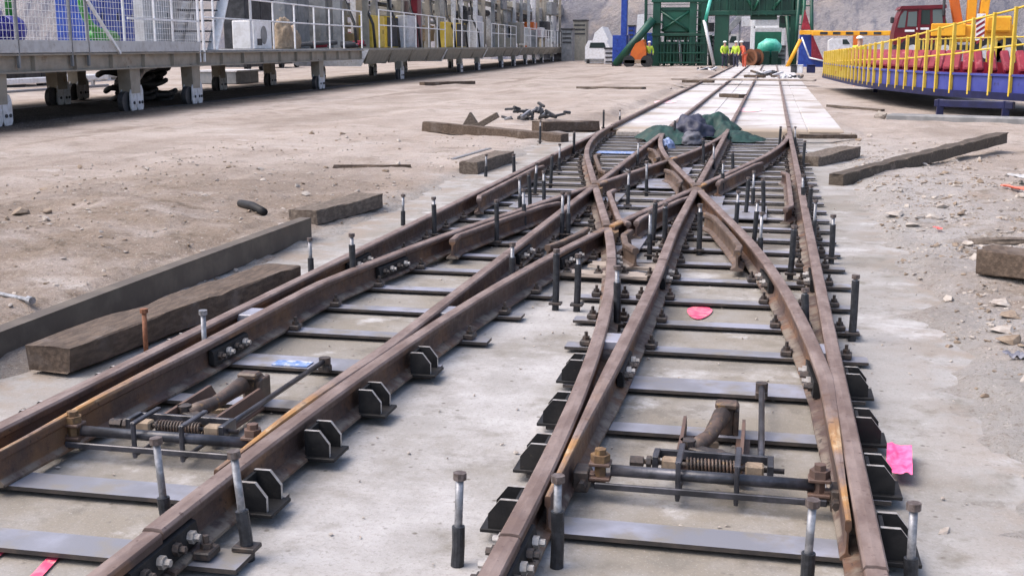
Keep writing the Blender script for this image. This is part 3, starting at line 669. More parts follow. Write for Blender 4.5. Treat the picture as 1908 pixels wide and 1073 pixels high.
near = [
 ((857, 880), .33, 'std', 'galvanised bolt in black sleeve left of the right-hand track at the bottom edge', (.085, .118)),
 ((1040, 885), .33, 'std', 'shiny bolt in tall black sleeve between stock rail and blade of the right-hand track', (.085, .17)),
 ((1515, 930), .33, 'std', 'bolt in black sleeve just inside the right-hand outer rail at the bottom edge', (.085, .125)),
 ((1703, 936), .33, 'std', 'bolt in black sleeve outside the right-hand outer rail at the bottom right', (.085, .125)),
 ((435, 840), .38, 'std', 'pale weathered bolt standing right beside the near rail of the left-hand track', (.085, .15)),
 ((290, 815), .36, 'std', 'pale weathered bolt standing in front of the left-hand tie rod', (.085, .12)),
 ((378, 578), .35, 'bare', 'tall bare galvanised bolt beside the left-hand switch blade', None),
 ((268, 575), .24, 'rust', 'rusty brown bolt standing in front of the long timber on the left', None),
 ((577, 443), .26, 'low', 'short-sleeved bolt outside the left outer rail beyond the end of the long timber', (0, .13)),
 ((655, 435), .42, 'std', 'bolt between left outer rail and curved blade near the end of the long timber', (.085, .30)),
 ((751, 362), .26, 'low', 'slim bolt outside the left outer rail beyond the wooden block', (0, .12)),
 ((808, 367), .38, 'std', 'slim bolt on the inside of the left outer rail by its fishplate', (.085, .27)),
 ((906, 287), .26, 'low', 'rust-topped bolt outside the left outer rail near the squared beam end', (0, .12)),
 ((957, 287), .40, 'dark', 'dark bolt on the left outer rail beside the far squared beam', None),
 ((1049, 357), .42, 'std', 'left bolt of the pale pair standing before the left crossing point', (.085, .2)),
 ((1060, 357), .42, 'std', 'right bolt of the pale pair standing before the left crossing point', (.085, .2)),
 ((955, 452), .38, 'std', 'bolt in the acute angle between the two middle rails of the left track', (.085, .24)),
 ((1037, 464), .40, 'dark', 'fat dark sleeved bolt where the left-hand rails spread apart', None),
 ((1078, 473), .38, 'std', 'rust-topped sleeved bolt just left of the right-hand curved stock rail', (.085, .27)),
 ((1150, 495), .40, 'std', 'bolt between curved stock rail and straight rail of the right-hand track', (.085, .26)),
 ((1240, 378), .40, 'std', 'bolt left of the straight rail close below the middle crossing point', (.085, .31)),
 ((1305, 380), .42, 'std', 'bolt directly below the middle crossing point with a long black sleeve', (.085, .31)),
 ((1553, 400), .39, 'std', 'bolt outside the right outer rail on the pale ground', (.085, .27)),
 ((1595, 512), .39, 'dark', 'bolt with a raised black sleeve outside the right outer rail', None),
 ((1500, 537), .32, 'dark', 'leaning black sleeved bolt inside the right outer rail', None),
 ((1480, 420), .40, 'dark', 'dark bolt inside the right outer rail beside the check rail end', None),
]
for top, zt, st, lab, sl in near:
    ln = None; zt = zt-.053 if zt > .3 else zt
    if 'leaning' in lab: ln = (.012, -.03)
    if ln is None: ln = (rs.uniform(-.012, .012), rs.uniform(-.012, .012))
    if top == (435, 840): ln = (.03, 0)
    if top == (290, 815): ln = (.02, 0)
    bolt(top, zt, st, lab, BG, sl or (.085, .19), lean=ln)
clus = [
 ([(985, 322), (1000, 303), (1013, 318), (1029, 288), (1043, 268)], 'thin dark bolt clustered inside the left check rail'),
 ([(1376, 355), (1395, 330), (1405, 318)], 'dark bolt in the trio right of the middle crossing point'),
 ([(1125, 205), (1155, 205)], 'thin bolt of the pair outside the far left rail before the white slab'),
 ([(1455, 236), (1482, 236)], 'short dark bolt of the pair straddling the far right rail'),
 ([(1190, 262), (1258, 225)], 'thin pale bolt between the far rails by the green tarpaulin'),
 ([(1007, 225), (1070, 245)], 'thin pale bolt in front of the long plank on the left'),
 ([(1500, 262), (1496, 325)], 'thin bolt beside the far right rail near the short timber'),
 ([(1310, 258), (1330, 268)], 'thin bolt in front of the dark bags between the far rails'),
]
clus += [([(1205, 300), (1172, 318)], 'thin dark bolt between the far middle rails above the left crossing point'), ([(1422, 332), (1412, 372), (1420, 395)], 'dark bolt standing on the sleepers left of the right check rail'),
  ([(1520, 372), (1512, 345)], 'thin bolt outside the right outer rail near the old beam'), ([(1212, 392), (1222, 372)], 'dark bolt in the diamond between both crossing points'), ([(968, 330), (975, 352), (925, 372)], 'thin bolt along the inside of the left outer rail'), ([(1348, 300), (1365, 282)], 'thin bolt between the straight rail and the far right curve')]
ORD = {2: ['left one', 'right one'], 3: ['leftmost', 'middle one', 'rightmost'], 5: ['leftmost', 'second from left', 'middle one', 'second from right', 'rightmost']}
for pts, lab in clus:
    for i, p in enumerate(pts): bolt(p, .35, 'std' if (i+len(lab)) % 3 else 'dark', lab + ', ' + ORD[len(pts)][i], BG, (.085, rs.uniform(.17, .27)), .95, lean=(rs.uniform(-.02, .02), rs.uniform(-.02, .02)))

# ------------------------------------------------------------------ timbers and scrap on the ground
def timber(name, label, cat, p, q, wd, ht, mat, z=None, taper=None, seed=0, tilt=0.0, group=None, dz=0.0, zq=None):
    """rough squared beam from p to q (plan), subdivided and roughened"""
    p, q = Vector((p[0], p[1], 0))*KS, Vector((q[0], q[1], 0))*KS; d = q-p; L = d.length; d.normalize(); n_ = Vector((d.y, -d.x, 0))
    z0 = (min(gz(p.x, p.y), .0) if False else gz(p.x, p.y)) if z is None else z
    z1 = gz(q.x, q.y) if zq is None else zq
    if z is not None and zq is None: z1 = z
    N = max(6, int(L/.12)); K = [(-1, 0), (-.9, 0), (.9, 0), (1, .06), (1, .94), (.92, 1), (.3, 1), (-.3, 1), (-.92, 1), (-1, .94)]; n = len(K); vs = []; fs = []
    for i in range(N+1):
        t = i/N; ends = 1 - (.05 if i in (0, N) else 0)
        for j, (u, v) in enumerate(K):
            r = .012*noise.noise(Vector((i*.35+seed, j*1.7, seed*3.1))) + .007*noise.noise(Vector((i*1.9, j*3.3, seed))) - .014*max(0, noise.noise(Vector((i*.8, j*.9, seed*1.3)))-.25)
            c = p + d*(L*t + (.03*noise.noise(Vector((j*2.2, seed, i))) if i in (0, N) else 0)) + n_*(wd/2*u*ends*(1+r*6/wd*.3) + r*(1 if u > 0 else -1))
            zz = z0+(z1-z0)*t + dz + ht*v*(1+r/ht) + (.0 if v < .1 else 0) + tilt*u*wd*.5
            vs.append((c.x, c.y, zz))
    for i in range(N):
        for j in range(n): fs.append((i*n+j, i*n+(j+1) % n, (i+1)*n+(j+1) % n, (i+1)*n+j))
    fs += [tuple(range(n)), tuple(N*n+j for j in range(n))[::-1]]
    c0 = p.copy(); c0.z = z0
    mb = MB(); mb.add([(Vector(v)-c0) for v in vs], fs); o = mb.build(name, mat, loc=c0)
    return tag(o, label, cat, group)
# steel channel: web facing the track, flanges behind
a, b = Vector((-3.42, 3.5, .0)), Vector((-3.39, 8.42, .0))
prof = [(.03, 0), (.03, .155), (-.06, .155), (-.06, .14), (.015, .14), (.015, .015), (-.06, .015), (-.06, 0)]
o = sweep([(-.02*math.sin(t*3), (b.y-a.y)*t) for t in [i/12 for i in range(13)]], 0, prof=prof).build('steel_channel', m_channel, loc=(a.x, a.y, .012))
tag(o, 'long grey-brown steel channel lying along the slab edge on the left', 'steel beam')
timber('timber_beam', 'long thick squared timber lying between the steel channel and the left rail', 'timber', (-3.22, 4.72), (-2.98, 6.9), .235, .12, m_timber, z=.02, seed=1)
timber('timber_block', 'short thick wooden block resting on the far end of the steel channel', 'timber', (-3.82, 9.3), (-3.62, 10.45), .28, .12, m_timber2, dz=-.015, seed=2)
timber('timber_beam', 'short squared beam with steel strip lying beside the left outer rail', 'timber', (-3.5, 13.7), (-3.42, 15.3), .25, .15, m_timber2, seed=3)
q = (-3.58, 13.3); MB().bar((0, 0, 0), (.08, 1.5, 0), .06, .012).build('steel_strip', m_zinc)
tag(bpy.data.objects['steel_strip'], 'pale steel strip along the short squared beam by the left rail', 'steel strip'); bpy.data.objects['steel_strip'].location = (q[0], q[1], gz(*q)+.14)
timber('timber_beam', 'long dark plank lying across the dirt on the far left of the crossing', 'timber', (-5.9, 20.1), (-3.2, 18.75), .22, .16, m_timber, seed=4)
timber('timber_block', 'brown wooden block lying behind the long dark plank', 'timber', (-4.0, 20.6), (-3.15, 21.7), .3, .17, m_timber, seed=5)
timber('timber_offcut', 'thin dark stick lying flat on the bare dirt at left', 'wood', (-5.2, 13.7), (-4.3, 13.98), .05, .035, m_timber, seed=6)
timber('timber_beam', 'thick squared timber end cut off by the right picture edge', 'timber', (1.36, 7.86), (2.3, 7.25), .22, .15, m_timber, dz=.01, seed=7)
timber('timber_board', 'thin pale board lying above the cut-off timber at the right edge', 'wood', (1.5, 9.3), (2.6, 9.15), .1, .03, m_timber2, seed=8)
timber('timber_beam', 'short dark timber lying beside the far right rail', 'timber', (.5, 15.6), (1.1, 16.9), .3, .14, m_timber2, seed=9)
timber('timber_board', 'dark narrow plank by the far right rail before the white slab', 'wood', (.45, 19.35), (1.35, 19.5), .14, .06, m_timber, seed=10, z=.07)
timber('timber_board', 'long pale plank lying on the ground near the concrete kerb', 'wood', (1.35, 29.2), (2.5, 28.2), .14, .05, m_timber2, seed=11)
timber('timber_board', 'pale timber gangway laid across the far tracks', 'wood', (-3.6, 45.4), (1.55, 44.6), .8, .06, m_plank, z=.26, seed=12)
timber('timber_block', 'small dark block lying on the white slab between the far rails', 'wood', (-1.3, 34.0), (-.75, 33.4), .3, .1, m_timber, z=.105, seed=13)
timber('timber_board', 'dark plank end beneath the left end of the pale gangway', 'wood', (-3.4, 47.6), (-2.2, 47.2), .25, .1, m_timber, z=.1, seed=14)
timber('timber_board', 'thin dark plank lying on the dirt left of the far track', 'wood', (-6.6, 41.5), (-4.2, 40.4), .3, .07, m_timber2, seed=15)
timber('timber_board', 'low dark plank on the dirt beside the gantry track', 'wood', (-13.1, 44.2), (-11.6, 46.2), .35, .12, m_timber, seed=16)
timber('timber_board', 'dark plank beyond the gangway near the portal', 'wood', (-1.2, 56), (-.3, 55.6), .25, .12, m_timber, z=.105, seed=17)
# old beam with a splintered underside
ob = timber('timber_beam', 'long straight old dark beam lying on the dirt right of the crossing', 'timber', (.74, 13.45), (3.2, 17.75), .17, .135, m_logm, seed=21, dz=.02, zq=.15)
MB().path([Vector((.1, .25, .0)), Vector((.55, 1.05, .0)), Vector((.9, 1.6, .09))], [.02, .03, .035], 7).build('splintered_branch', m_logm, ob)
tag(MB().box((0, 0, 0), (5.5, .55, .2), bev=.02).build('concrete_kerb', m_blockc, loc=(4.9, 23.45, .06)), 'long low grey concrete kerb below the blue trestle', 'kerb')
bpy.data.objects['concrete_kerb'].rotation_euler.z = -.3
# cut pipe piece, small rods, stakes
tag(MB().path([(0, 0, 0), (.2, -.2, .012), (.42, -.46, 0)], .035, 10).build('pipe_offcut', m_blackst, loc=(-4.5, 9.55, gz(-4.4, 9.4)+.03), smooth=True), 'bent dark pipe piece on the dirt behind the steel channel', 'pipe')
p = G(0, 572); tag(MB().tube((0, 0, 0), (.28, -.12, .0), .012, 8).tube((.26, -.11, 0), (.30, -.13, 0), .022, 8).build('loose_bolt', m_zinc, loc=(p.x, p.y, gz(p.x, p.y)+.015)), 'loose steel bolt lying on the dirt at the left picture edge', 'bolt')
# heap of black scrap
sh = thing('scrap_heap', 'small heap of black scrap fittings on the dirt at far left of the crossing', 'scrap', (-4.5, 22.4, gz(-4.5, 22.4)))
rsn = random.Random(11)
for i in range(34):
    x, y, z = rsn.gauss(0, .22), rsn.gauss(0, .16), abs(rsn.gauss(.09, .08)); a = rsn.uniform(0, PI); l = rsn.uniform(.1, .34); e = rsn.uniform(-.35, .5)
    dv = Vector((math.cos(a)*l, math.sin(a)*l, e*l))
    m = MB()
    if i % 3: m.bar(Vector((x, y, z))-dv/2, Vector((x, y, z))+dv/2, .05, .045, .006)
    else: m.tube(Vector((x, y, z))-dv/2, Vector((x, y, z))+dv/2, .03, 8)
    m.build('fitting', m_zinc if i % 6 == 4 else m_dark, sh)
# wood wedge on the long plank
wd_ = thing('wood_offcut', 'angular grey wood offcuts leaning on the long dark plank', 'wood', (-4.93, 19.5, gz(-4.93, 19.5)))
MB().add([(-.22, 0, 0), (.2, 0, .0), (-.02, 0, .34), (-.2, .07, 0), (.22, .07, 0), (0, .07, .33)], [(0, 1, 2), (5, 4, 3), (0, 3, 4, 1), (1, 4, 5, 2), (2, 5, 3, 0)]).build('wedge', m_timber2, wd_)
MB().bar((.1, .05, .1), (.45, .08, .3), .12, .1, .01).build('chunk', m_timber2, wd_)
# pink paper sheet, spray marks, coloured scraps
def crumple(name, w_, d_, mat, loc, rz, amp, lab, cat, seed):
    n = 14; mb = MB(); mb.add([((i/n-.5)*w_, (j/n-.5)*d_, .012+amp*(1+noise.noise(Vector((i*.33, j*.33, seed))))*.5+amp*.5*abs((i/n-.5))) for j in range(n+1) for i in range(n+1)],
        [(j*(n+1)+i, j*(n+1)+i+1, (j+1)*(n+1)+i+1, (j+1)*(n+1)+i) for j in range(n) for i in range(n)])
    o = mb.build(name, mat, loc=loc, smooth=True); o.rotation_euler.z = rz; return tag(o, lab, cat)
p = G(1674, 878); crumple('paper_sheet', .085, .3, m_pinkpaper, (p.x, p.y, max(0, gz(p.x, p.y))+.018), -.1, .03, 'bright pink creased paper sheet lying beside the right rail brace', 'paper', 3)
p = G(1893, 380); crumple('plastic_strip', .08, .5, M('orange_plastic', lin(230, 110, 90), rough=.6), (p.x, p.y, gz(p.x, p.y)), .3, .04, 'orange plastic strip on the ground at the right picture edge', 'plastic', 5)
p = G(1895, 360); crumple('plastic_sheet', .3, .3, m_offwhite, (p.x+.1, p.y+.1, gz(p.x, p.y)+.02), .3, .06, 'pale sheet at the right picture edge above the orange strip', 'plastic', 8)
p = G(1745, 448); crumple('plastic_scrap', .04, .1, M('red_plastic', lin(225, 90, 85), rough=.6), (p.x, p.y, gz(p.x, p.y)), .3, .02, 'small red plastic scrap on the pale ground at right', 'plastic', 6)
p = G(1890, 683); crumple('plastic_scrap', .09, .09, m_greybag, (p.x, p.y, gz(p.x, p.y)), .3, .03, 'pale grey plastic scrap on the rubble at the right edge', 'plastic', 9)
def decal(name, pts, mat, lab, z=.007):
    c = sum((Vector(p) for p in pts), Vector())/len(pts); mb = MB(); mb.add([(p[0]-c.x, p[1]-c.y, 0) for p in pts], [tuple(range(len(pts)))])
    o = mb.build(name, mat, loc=(c.x, c.y, z)); return tag(o, lab, None, kind='structure')
p = G(1303, 583); pts = [(p.x+.068*math.cos(a)*(1+.1*math.sin(3*a)), p.y+.17*math.sin(a)*(1+.08*math.cos(4*a)), 0) for a in [2*PI*i/24 for i in range(24)]]
decal('paint_mark', pts, m_pink, 'pink sprayed spot on the concrete between the right-hand rails')
for k, (xa, ya, xb, yb, wd) in enumerate([(120, 1020, 60, 1085, .035), (15, 1020, -30, 1050, .04)]):
    a, b = G(xa, ya), G(xb, yb); n_ = Vector((-(b-a).y, (b-a).x, 0)).normalized()*wd/2
    decal('paint_mark', [a-n_, b-n_, b+n_, a+n_], m_pink if k < 2 else m_faint, ['pink painted stripe on the concrete at the lower left', 'second pink stripe at the left picture edge', 'faint pink mark by the bottom right rail', 'small faint pink mark at the bottom'][k])
for k, (xa, ya) in enumerate([(1395, 205), (1240, 190)]):
    p = G(xa, ya, .108); decal('paint_mark', [(p.x+.28*math.cos(a), p.y+.9*math.sin(a), 0) for a in [2*PI*i/14 for i in range(14)]], M('faded_pink_paint', lin(232, 175, 178), lin(225, 205, 205), scale=5), 'faded pink mark on the white slab by the third rail' if k == 0 else 'faded pink mark on the white slab by the left rail', .109)
# stones big enough to pick out
for k, (x, y, r, lab) in enumerate([(42, 420, .06, 'left of two dark stones on the dirt at the far left'), (92, 420, .055, 'right of two dark stones on the dirt at the far left'), (1668, 412, .07, 'flat pale stone on the ground right of the crossing'),
        (1758, 990, .03, 'small stone on the earth at the lower right'), (1775, 745, .025, 'tiny pale stone beside the right brace row'), (1640, 228, .13, 'white lump at the left end of the concrete kerb'), (1572, 262, .08, 'pale stone beside the short dark timber on the right'), (1250, 168, .1, 'dark lump beside the far left rail')]):
    p = G(x, y); bm = MB(); rock(bm, (0, 0, r*.35), r, k*1.3+.4); o = bm.build('stone', m_stone if k > 1 else m_clod, loc=(p.x, p.y, gz(p.x, p.y))); tag(o, lab, 'stone')

timber('packing_board', 'pale packing board lying under the curved rails between both turnouts', 'wood', (-1.3, 7.55), (-.72, 7.5), .16, .02, m_plank, z=.034, seed=31)
timber('packing_board', 'pinkish packing board just behind the first pale one between both turnouts', 'wood', (-1.15, 7.85), (-.7, 7.8), .14, .02, m_plank, z=.036, seed=32)
# tarpaulins and bags between the far rails
def lump(name, loc, size, mat, seed, lab, cat, flat=.25, amp=.28, rz=0):
    bm = bmesh.new(); bmesh.ops.create_icosphere(bm, subdivisions=4, radius=1)
    for v in bm.verts:
        q = v.co.copy(); k = 1 + amp*noise.noise(q*1.7+Vector((seed, 0, 0))) + amp*.9*(.3-abs(noise.noise(q*2.6+Vector((0, seed, 0))))) + amp*.35*(.25-abs(noise.noise(q*6.5+Vector((0, 0, seed))))) + .04*noise.noise(q*14)
        v.co = q*k; v.co.z = max(v.co.z, -flat); v.co.z += flat
        if v.co.z < .12: v.co.x *= 1.12; v.co.y *= 1.12
        v.co = Vector((v.co.x*size[0], v.co.y*size[1], v.co.z*size[2]))
    me = bpy.data.meshes.new(name); bm.to_mesh(me); bm.free(); me.materials.append(mat); me.shade_smooth()
    o = bpy.data.objects.new(name, me); C.objects.link(o); o.location = loc; o.rotation_euler.z = rz; return tag(o, lab, cat)
def drape(loc, size, mat, seed, lab, peaks, rz=0):
    n = 46; vs = []; fs = []
    for j in range(n+1):
        for i in range(n+1):
            u, v = i/n*2-1, j/n*2-1; k = math.sqrt(1-.5*v*v), math.sqrt(1-.5*u*u); x, y = u*k[0], v*k[1]
            r = math.hypot(x, y); a = math.atan2(y, x); z = 0
            for px_, py_, ph, pw in peaks:
                d = math.hypot(x-px_, y-py_); an = math.atan2(y-py_, x-px_)
                fold = 1-abs(math.sin(an*3.5+seed+1.3*noise.noise(Vector((d*2, an, seed)))))
                z = max(z, ph*(1-min(1, d/pw)**1.7) + .16*fold*min(1, d*2)*max(0, 1-d/pw/1.05))
            z += .05*noise.noise(Vector((x*5, y*5, seed))) + .03*abs(noise.noise(Vector((x*13, y*13, seed))))
            edge = 1+.22*noise.noise(Vector((math.cos(a)*2, math.sin(a)*2, seed)))
            vs.append((x*size[0]*edge, y*size[1]*edge, max(.0, z)*size[2]+.012*(1-r)))
    fs = [(j*(n+1)+i, j*(n+1)+i+1, (j+1)*(n+1)+i+1, (j+1)*(n+1)+i) for j in range(n) for i in range(n)]
    mb = MB(); mb.add(vs, fs); o = mb.build('tarpaulin', mat, loc=loc, smooth=True); o.rotation_euler.z = rz; return tag(o, lab, 'tarpaulin')
drape((-1.55, 18.3, ZB), (.42, .75, .27), m_tarp, 1.0, 'green tarpaulin heaped on the left of the far rails', [(-.1, .1, .8, 1.0), (.35, -.3, .5, .7)], .3)
drape((-.85, 19.5, .05), (.42, .7, .36), m_tarp, 4.0, 'large dark green tarpaulin heap beside the far straight rail', [(-.35, .1, .85, .8), (.05, .2, .95, .8), (.4, -.1, .6, .8)])
drape((-.4, 18.7, ZB), (.36, .5, .16), m_tarp, 6.0, 'low green tarpaulin fold spilling right of the dark bags', [(-.3, .2, .8, 1.0), (.4, .0, .4, .6)])
lump('bag', (-1.2, 19.2, .05), (.3, .4, .26), m_navy, 8.0, 'dark navy bag lying between two green tarpaulins', 'bag', .2, .35)
lump('bag', (-1.12, 17.9, ZB), (.17, .3, .13), m_bagdark, 12.0, 'rounded grey sack in front of the dark navy bag', 'bag', .3, .25)
lump('bag', (-1.42, 17.0, ZB), (.1, .16, .1), M('pale_blue_bag', lin(150, 165, 200), lin(90, 105, 140), rough=.6, scale=8), 15.0, 'small pale blue bundle below the green tarpaulin', 'bag', .3, .3)
tag(MB().box((0, 0, .04), (.62, .5, .1), bev=.02).build('stone_slab', m_stone, loc=(-2.1, 19.3, ZB)), 'pale stone slab on sleepers left of the green tarpaulin', 'stone')

# ------------------------------------------------------------------ helpers for the yard behind (plan measured for the 1.5 m eye, then scaled)
GA = math.atan(.075); GO = Vector((-14.1, 24.5, 0))*KS
ES = Vector((-math.sin(GA), math.cos(GA), 0)); ET = Vector((-math.cos(GA), -math.sin(GA), 0))
def gworld(s_, t_, z=0): return GO + (ES*s_ + ET*t_)*KS + Vector((0, 0, z*KS))
def gp(px, py, t=0.0):
    d = ray(px, py); b0 = GO.dot(ET) + t*KS; k = b0/d.dot(ET); p = d*k + Vector((0, 0, H)) - GO
    return p.dot(ES)/KS, p.z/KS
def gthing(name, label, cat, s_, t_, group=None, z=0):
    o = thing(name, label, cat, gworld(s_, t_, z), GA, group); o.scale = (KS, KS, KS); o['so'] = 0; del o['so']; return o
def grect(x0, y0, x1, y1, t=0.0):
    """pixel rectangle on the vertical plane t -> s0, s1, z0, z1"""
    ym = (y0+y1)/2; s0 = gp(x0, ym, t)[0]; s1 = gp(x1, ym, t)[0]; xm = (x0+x1)/2
    return s0, s1, gp(xm, y1, t)[1], gp(xm, y0, t)[1]
def gbox_thing(name, label, cat, rect, t, depth, mat, part='body', bev=.02, z0=None, z1=None, group=None):
    s0, s1, a, b = grect(*rect, t); a = a if z0 is None else z0; b = b if z1 is None else z1
    if cat == 'cabinet' and s1-s0 > 3: c_ = (s0+s1)/2; s0, s1 = c_-1.5, c_+1.5
    o = gthing(name, label, cat, (s0+s1)/2, t, group, a)
    MB().box((-depth/2, 0, (b-a)/2), (depth, s1-s0, b-a), bev=bev).build(part, mat, o)
    return o, s1-s0, b-a

# ------------------------------------------------------------------ gantry cars of the back-up train
wheel_m = None
def leg(car, y, x, ztop, mat=None, w_=.36):
    e = bpy.data.objects.new('leg', None); C.objects.link(e); e.parent = car; e.location = (x, y, 0); e.empty_display_size = .1
    MB().prism([(-w_*.62, .45), (w_*.62, .45), (w_*.75, ztop), (-w_*.75, ztop)], lambda u, v, a: (a, u, v), -.17, .13).build('column', mat or m_beige, e)
    for k, yy in enumerate((-.17, .17)):
        m = MB(); n = 20
        ring = [(.245, yy*1.0 + .0, 0)]
        vs = [(.0+dx, yy*1.5-.08+.24*math.cos(2*PI*i/n), .26+.24*math.sin(2*PI*i/n)) for dx in (-.06, .06) for i in range(n)]
        m.add(vs, [tuple(range(n)), tuple(range(n, 2*n))[::-1]]+[(i, (i+1) % n, n+(i+1) % n, n+i) for i in range(n)])
        m.build('wheel', m_dark, e)
    for sx in (.11, -.11):
        for yc, hh in ((-.13, .0), (.21, .07)):
            poly = [(-.16+yc, .14), (-.11+yc, .06), (.11+yc, .06), (.16+yc, .14), (.16+yc, .44+hh), (.09+yc, .56+hh), (-.09+yc, .56+hh), (-.16+yc, .44+hh)]
            MB().prism(poly, lambda u, v, a: (a, u, v), sx-.015, sx+.015).build('bogie_plate', m_palegrey, e)
    for yy in (-.13, .14, .28):
        MB().tube((.126, yy, .24), (.15, yy, .24), .035, 8).build('axle_cap', m_dark, e)
    return e
def ibeam(m, y0, y1, x, z0, z1, fw=.22, th=.03):
    m.box((x, (y0+y1)/2, z1-th/2), (fw, y1-y0, th)); m.box((x, (y0+y1)/2, z0+th/2), (fw, y1-y0, th)); m.box((x, (y0+y1)/2, (z0+z1)/2), (.025, y1-y0, z1-z0-2*th+.002))
def guard(car, ys_, z0, z1, zm, x=-.04, mat=None, r=.024):
    mat = mat or m_white
    for y in ys_: MB().box((x, y, (z0+z1)/2), (.05, .05, z1-z0), bev=.008).build('guard_post', mat, car)
    for z in (z1-.025, zm): MB().bar((x+.004, ys_[0]-.03, z), (x+.004, ys_[-1]+.03, z), .042, .045, .008).build('guard_rail', mat, car)
def deck(car, y0, y1, wid=5.0, zt=1.40, zb=1.0):
    MB().box((-wid/2, (y0+y1)/2, zt-.02), (wid-.06, y1-y0, .04)).build('deck_plate', m_greyp, car)
    m = MB(); ibeam(m, y0, y1, -.11, zb, zt-.042); m.build('side_beam', m_beige, car)
    m = MB(); ibeam(m, y0, y1, -wid+.15, zb, zt-.042); m.build('side_beam', m_beige, car)
    y = y0+.8
    while y < y1: MB().box((-wid/2, y, zt-.2), (wid-.5, .12, .3)).build('cross_beam', m_beige, car); y += 2.4
    y = y0+.5
    while y < y1: MB().box((-.055, y, (zb+zt)/2-.02), (.09, .02, zt-zb-.11)).build('stiffener', m_beige, car); y += 1.6

car1 = gthing('gantry_car', 'nearest beige gantry car with mesh fence, stairs and white guard rail at the left', 'gantry car', 0, 0)
deck(car1, -14, 20.4)
for y, x in ((-10.2, -.2), (-5.1, -.2), (.45, -.2), (3.95, -.2), (14.9, -.2), (-6.4, -3.6), (-2.4, -3.2), (2.7, -3.2), (13.4, -3.2), (18.5, -3.2), (7.6, -3.2), (-9.5, -3.2), (10.4, -4.4), (6.0, -4.4)): leg(car1, y, x, 1.06)
# pale kick board and mesh fence
MB().box((-.015, -4.9, 1.5), (.03, 18.1, .24), bev=.004).build('kick_board', m_offwhite, car1)
for y in (-9.2, -6.8, -4.45, -2.45, -1.75, 4.15, 4.45): MB().box((-.03, y, 1.95), (.06, .06, 1.7), bev=.008).build('fence_post', m_greyp if y < 3 else m_white, car1)
for y in (-.05, 1.55, 2.55): MB().box((-.03, y, 2.2), (.045, .045, 1.2), bev=.006).build('fence_post', m_white, car1)
m = MB()
y = -9.2
while y < 4.1: m.tube((-.03, y, 1.62), (-.03, y, 2.8), .005, 3, cap=False); y += .13
z = 1.66
while z < 2.8: m.tube((-.03, -9.2, z), (-.03, 4.1, z), .005, 3, cap=False); z += .13
tag(m.build('fence_mesh', m_palegrey, car1), kind='stuff')
MB().bar((-.0, .1, 2.12), (-.0, 4.1, 2.12), .04, .05).build('guard_rail', m_white, car1)
MB().bar((.02, -1.75, 2.45), (.02, -.4, 1.35), .05, .06).build('fence_brace', m_white, car1)
guard(car1, [8.05, 9.95, 12.0, 14.1, 15.9, 17.7, 20.25], 1.42, 2.84, 2.24)
guard(car1, [4.5, 5.2, 8.0], 1.42, 2.9, 2.24)
# stair to the upper deck
st = bpy.data.objects.new('stair', None); C.objects.link(st); st.parent = car1; st.location = (-.3, 4.9, 1.4)
for x in (0, -1.0):
    m = MB(); m.bar((x, .8, 0), (x, 2.6, 2.6), .05, .3, .005, up=(1, 0, 0)); m.build('stringer', m_white if x == 0 else m_palegrey, st)
for k in range(9): MB().box((-.5, .55+.18*k, .22+.28*k), (.95, .55, .04)).build('tread', m_dark, st)
MB().box((-1.4, 1.4, 1.3), (.05, 2.8, 2.6)).build('stair_screen', m_dark, st)

# car 2.. with sloping hopper skirts
def skirt_car(label, y0, y1, legs, posts, cols, seed):
    car = gthing('gantry_car', label, 'gantry car', y0, 0)
    L = y1-y0; wid = 4.6
    MB().box((-wid/2, L/2, 1.40), (wid, L, .07)).build('deck_plate', m_beiged, car)
    n = max(3, int(L/4)); 
    for i in range(n):
        a, b = L*i/n+.04, L*(i+1)/n-.04
        m = MB(); m.add([(-.02, a, 1.36), (-.02, b, 1.36), (-.34, b-.1, .80), (-.34, a+.5, .80), (-.07, a, 1.36), (-.07, b, 1.36), (-.39, b-.1, .80), (-.39, a+.5, .80)],
              [(0, 1, 2, 3), (7, 6, 5, 4), (0, 4, 5, 1), (1, 5, 6, 2), (2, 6, 7, 3), (3, 7, 4, 0)]); m.build('skirt_panel', m_beiged, car)
        m = MB(); m.add([(.0, b, 1.36), (.0, b+.07, 1.36), (-.3, b-.03, .78), (-.3, b-.1, .78), (-.2, b, 1.36), (-.2, b+.07, 1.36), (-.5, b-.03, .78), (-.5, b-.1, .78)],
              [(0, 1, 2, 3), (7, 6, 5, 4), (0, 4, 5, 1), (1, 5, 6, 2), (2, 6, 7, 3), (3, 7, 4, 0)]); m.build('rib', m_beige, car)
    MB().add([(.0, 0, 1.43), (.0, .06, 1.43), (-.36, .06, .72), (-.36, 0, .72), (-3, 0, .72), (-3, .06, .72), (-4, 0, 1.43), (-4, .06, 1.43)], [(0, 3, 4, 6), (1, 7, 5, 2), (0, 1, 2, 3), (3, 2, 5, 4), (4, 5, 7, 6), (6, 7, 1, 0)]).build('end_plate', m_palegrey, car)
    MB().box((-2.3, L/2, .9), (2.0, L-1, .2)).build('keel_beam', m_beiged, car)
    for y, x in legs: leg(car, y-y0, x, .85, m_beiged, .3)
    if posts: guard(car, [p-y0 for p in posts], 1.44, 3.0, 2.36)
    return car
car2 = skirt_car('second gantry car with slanted olive skirt and white guard rail before yellow cabinets', 21.2, 37.2, ((27.4, -.25), (25, -3.2), (34, -3.2)), [23.0, 25.1, 27.6, 30.0, 32.9, 35.0, 37.1], 3, 1)
car3 = skirt_car('third gantry car from the left with small white wheel plates', 37.7, 50.8, ((42.4, -.25), (48.5, -.25), (41, -3.2)), [39.5, 42, 44.5, 47, 49.5], 3, 2)
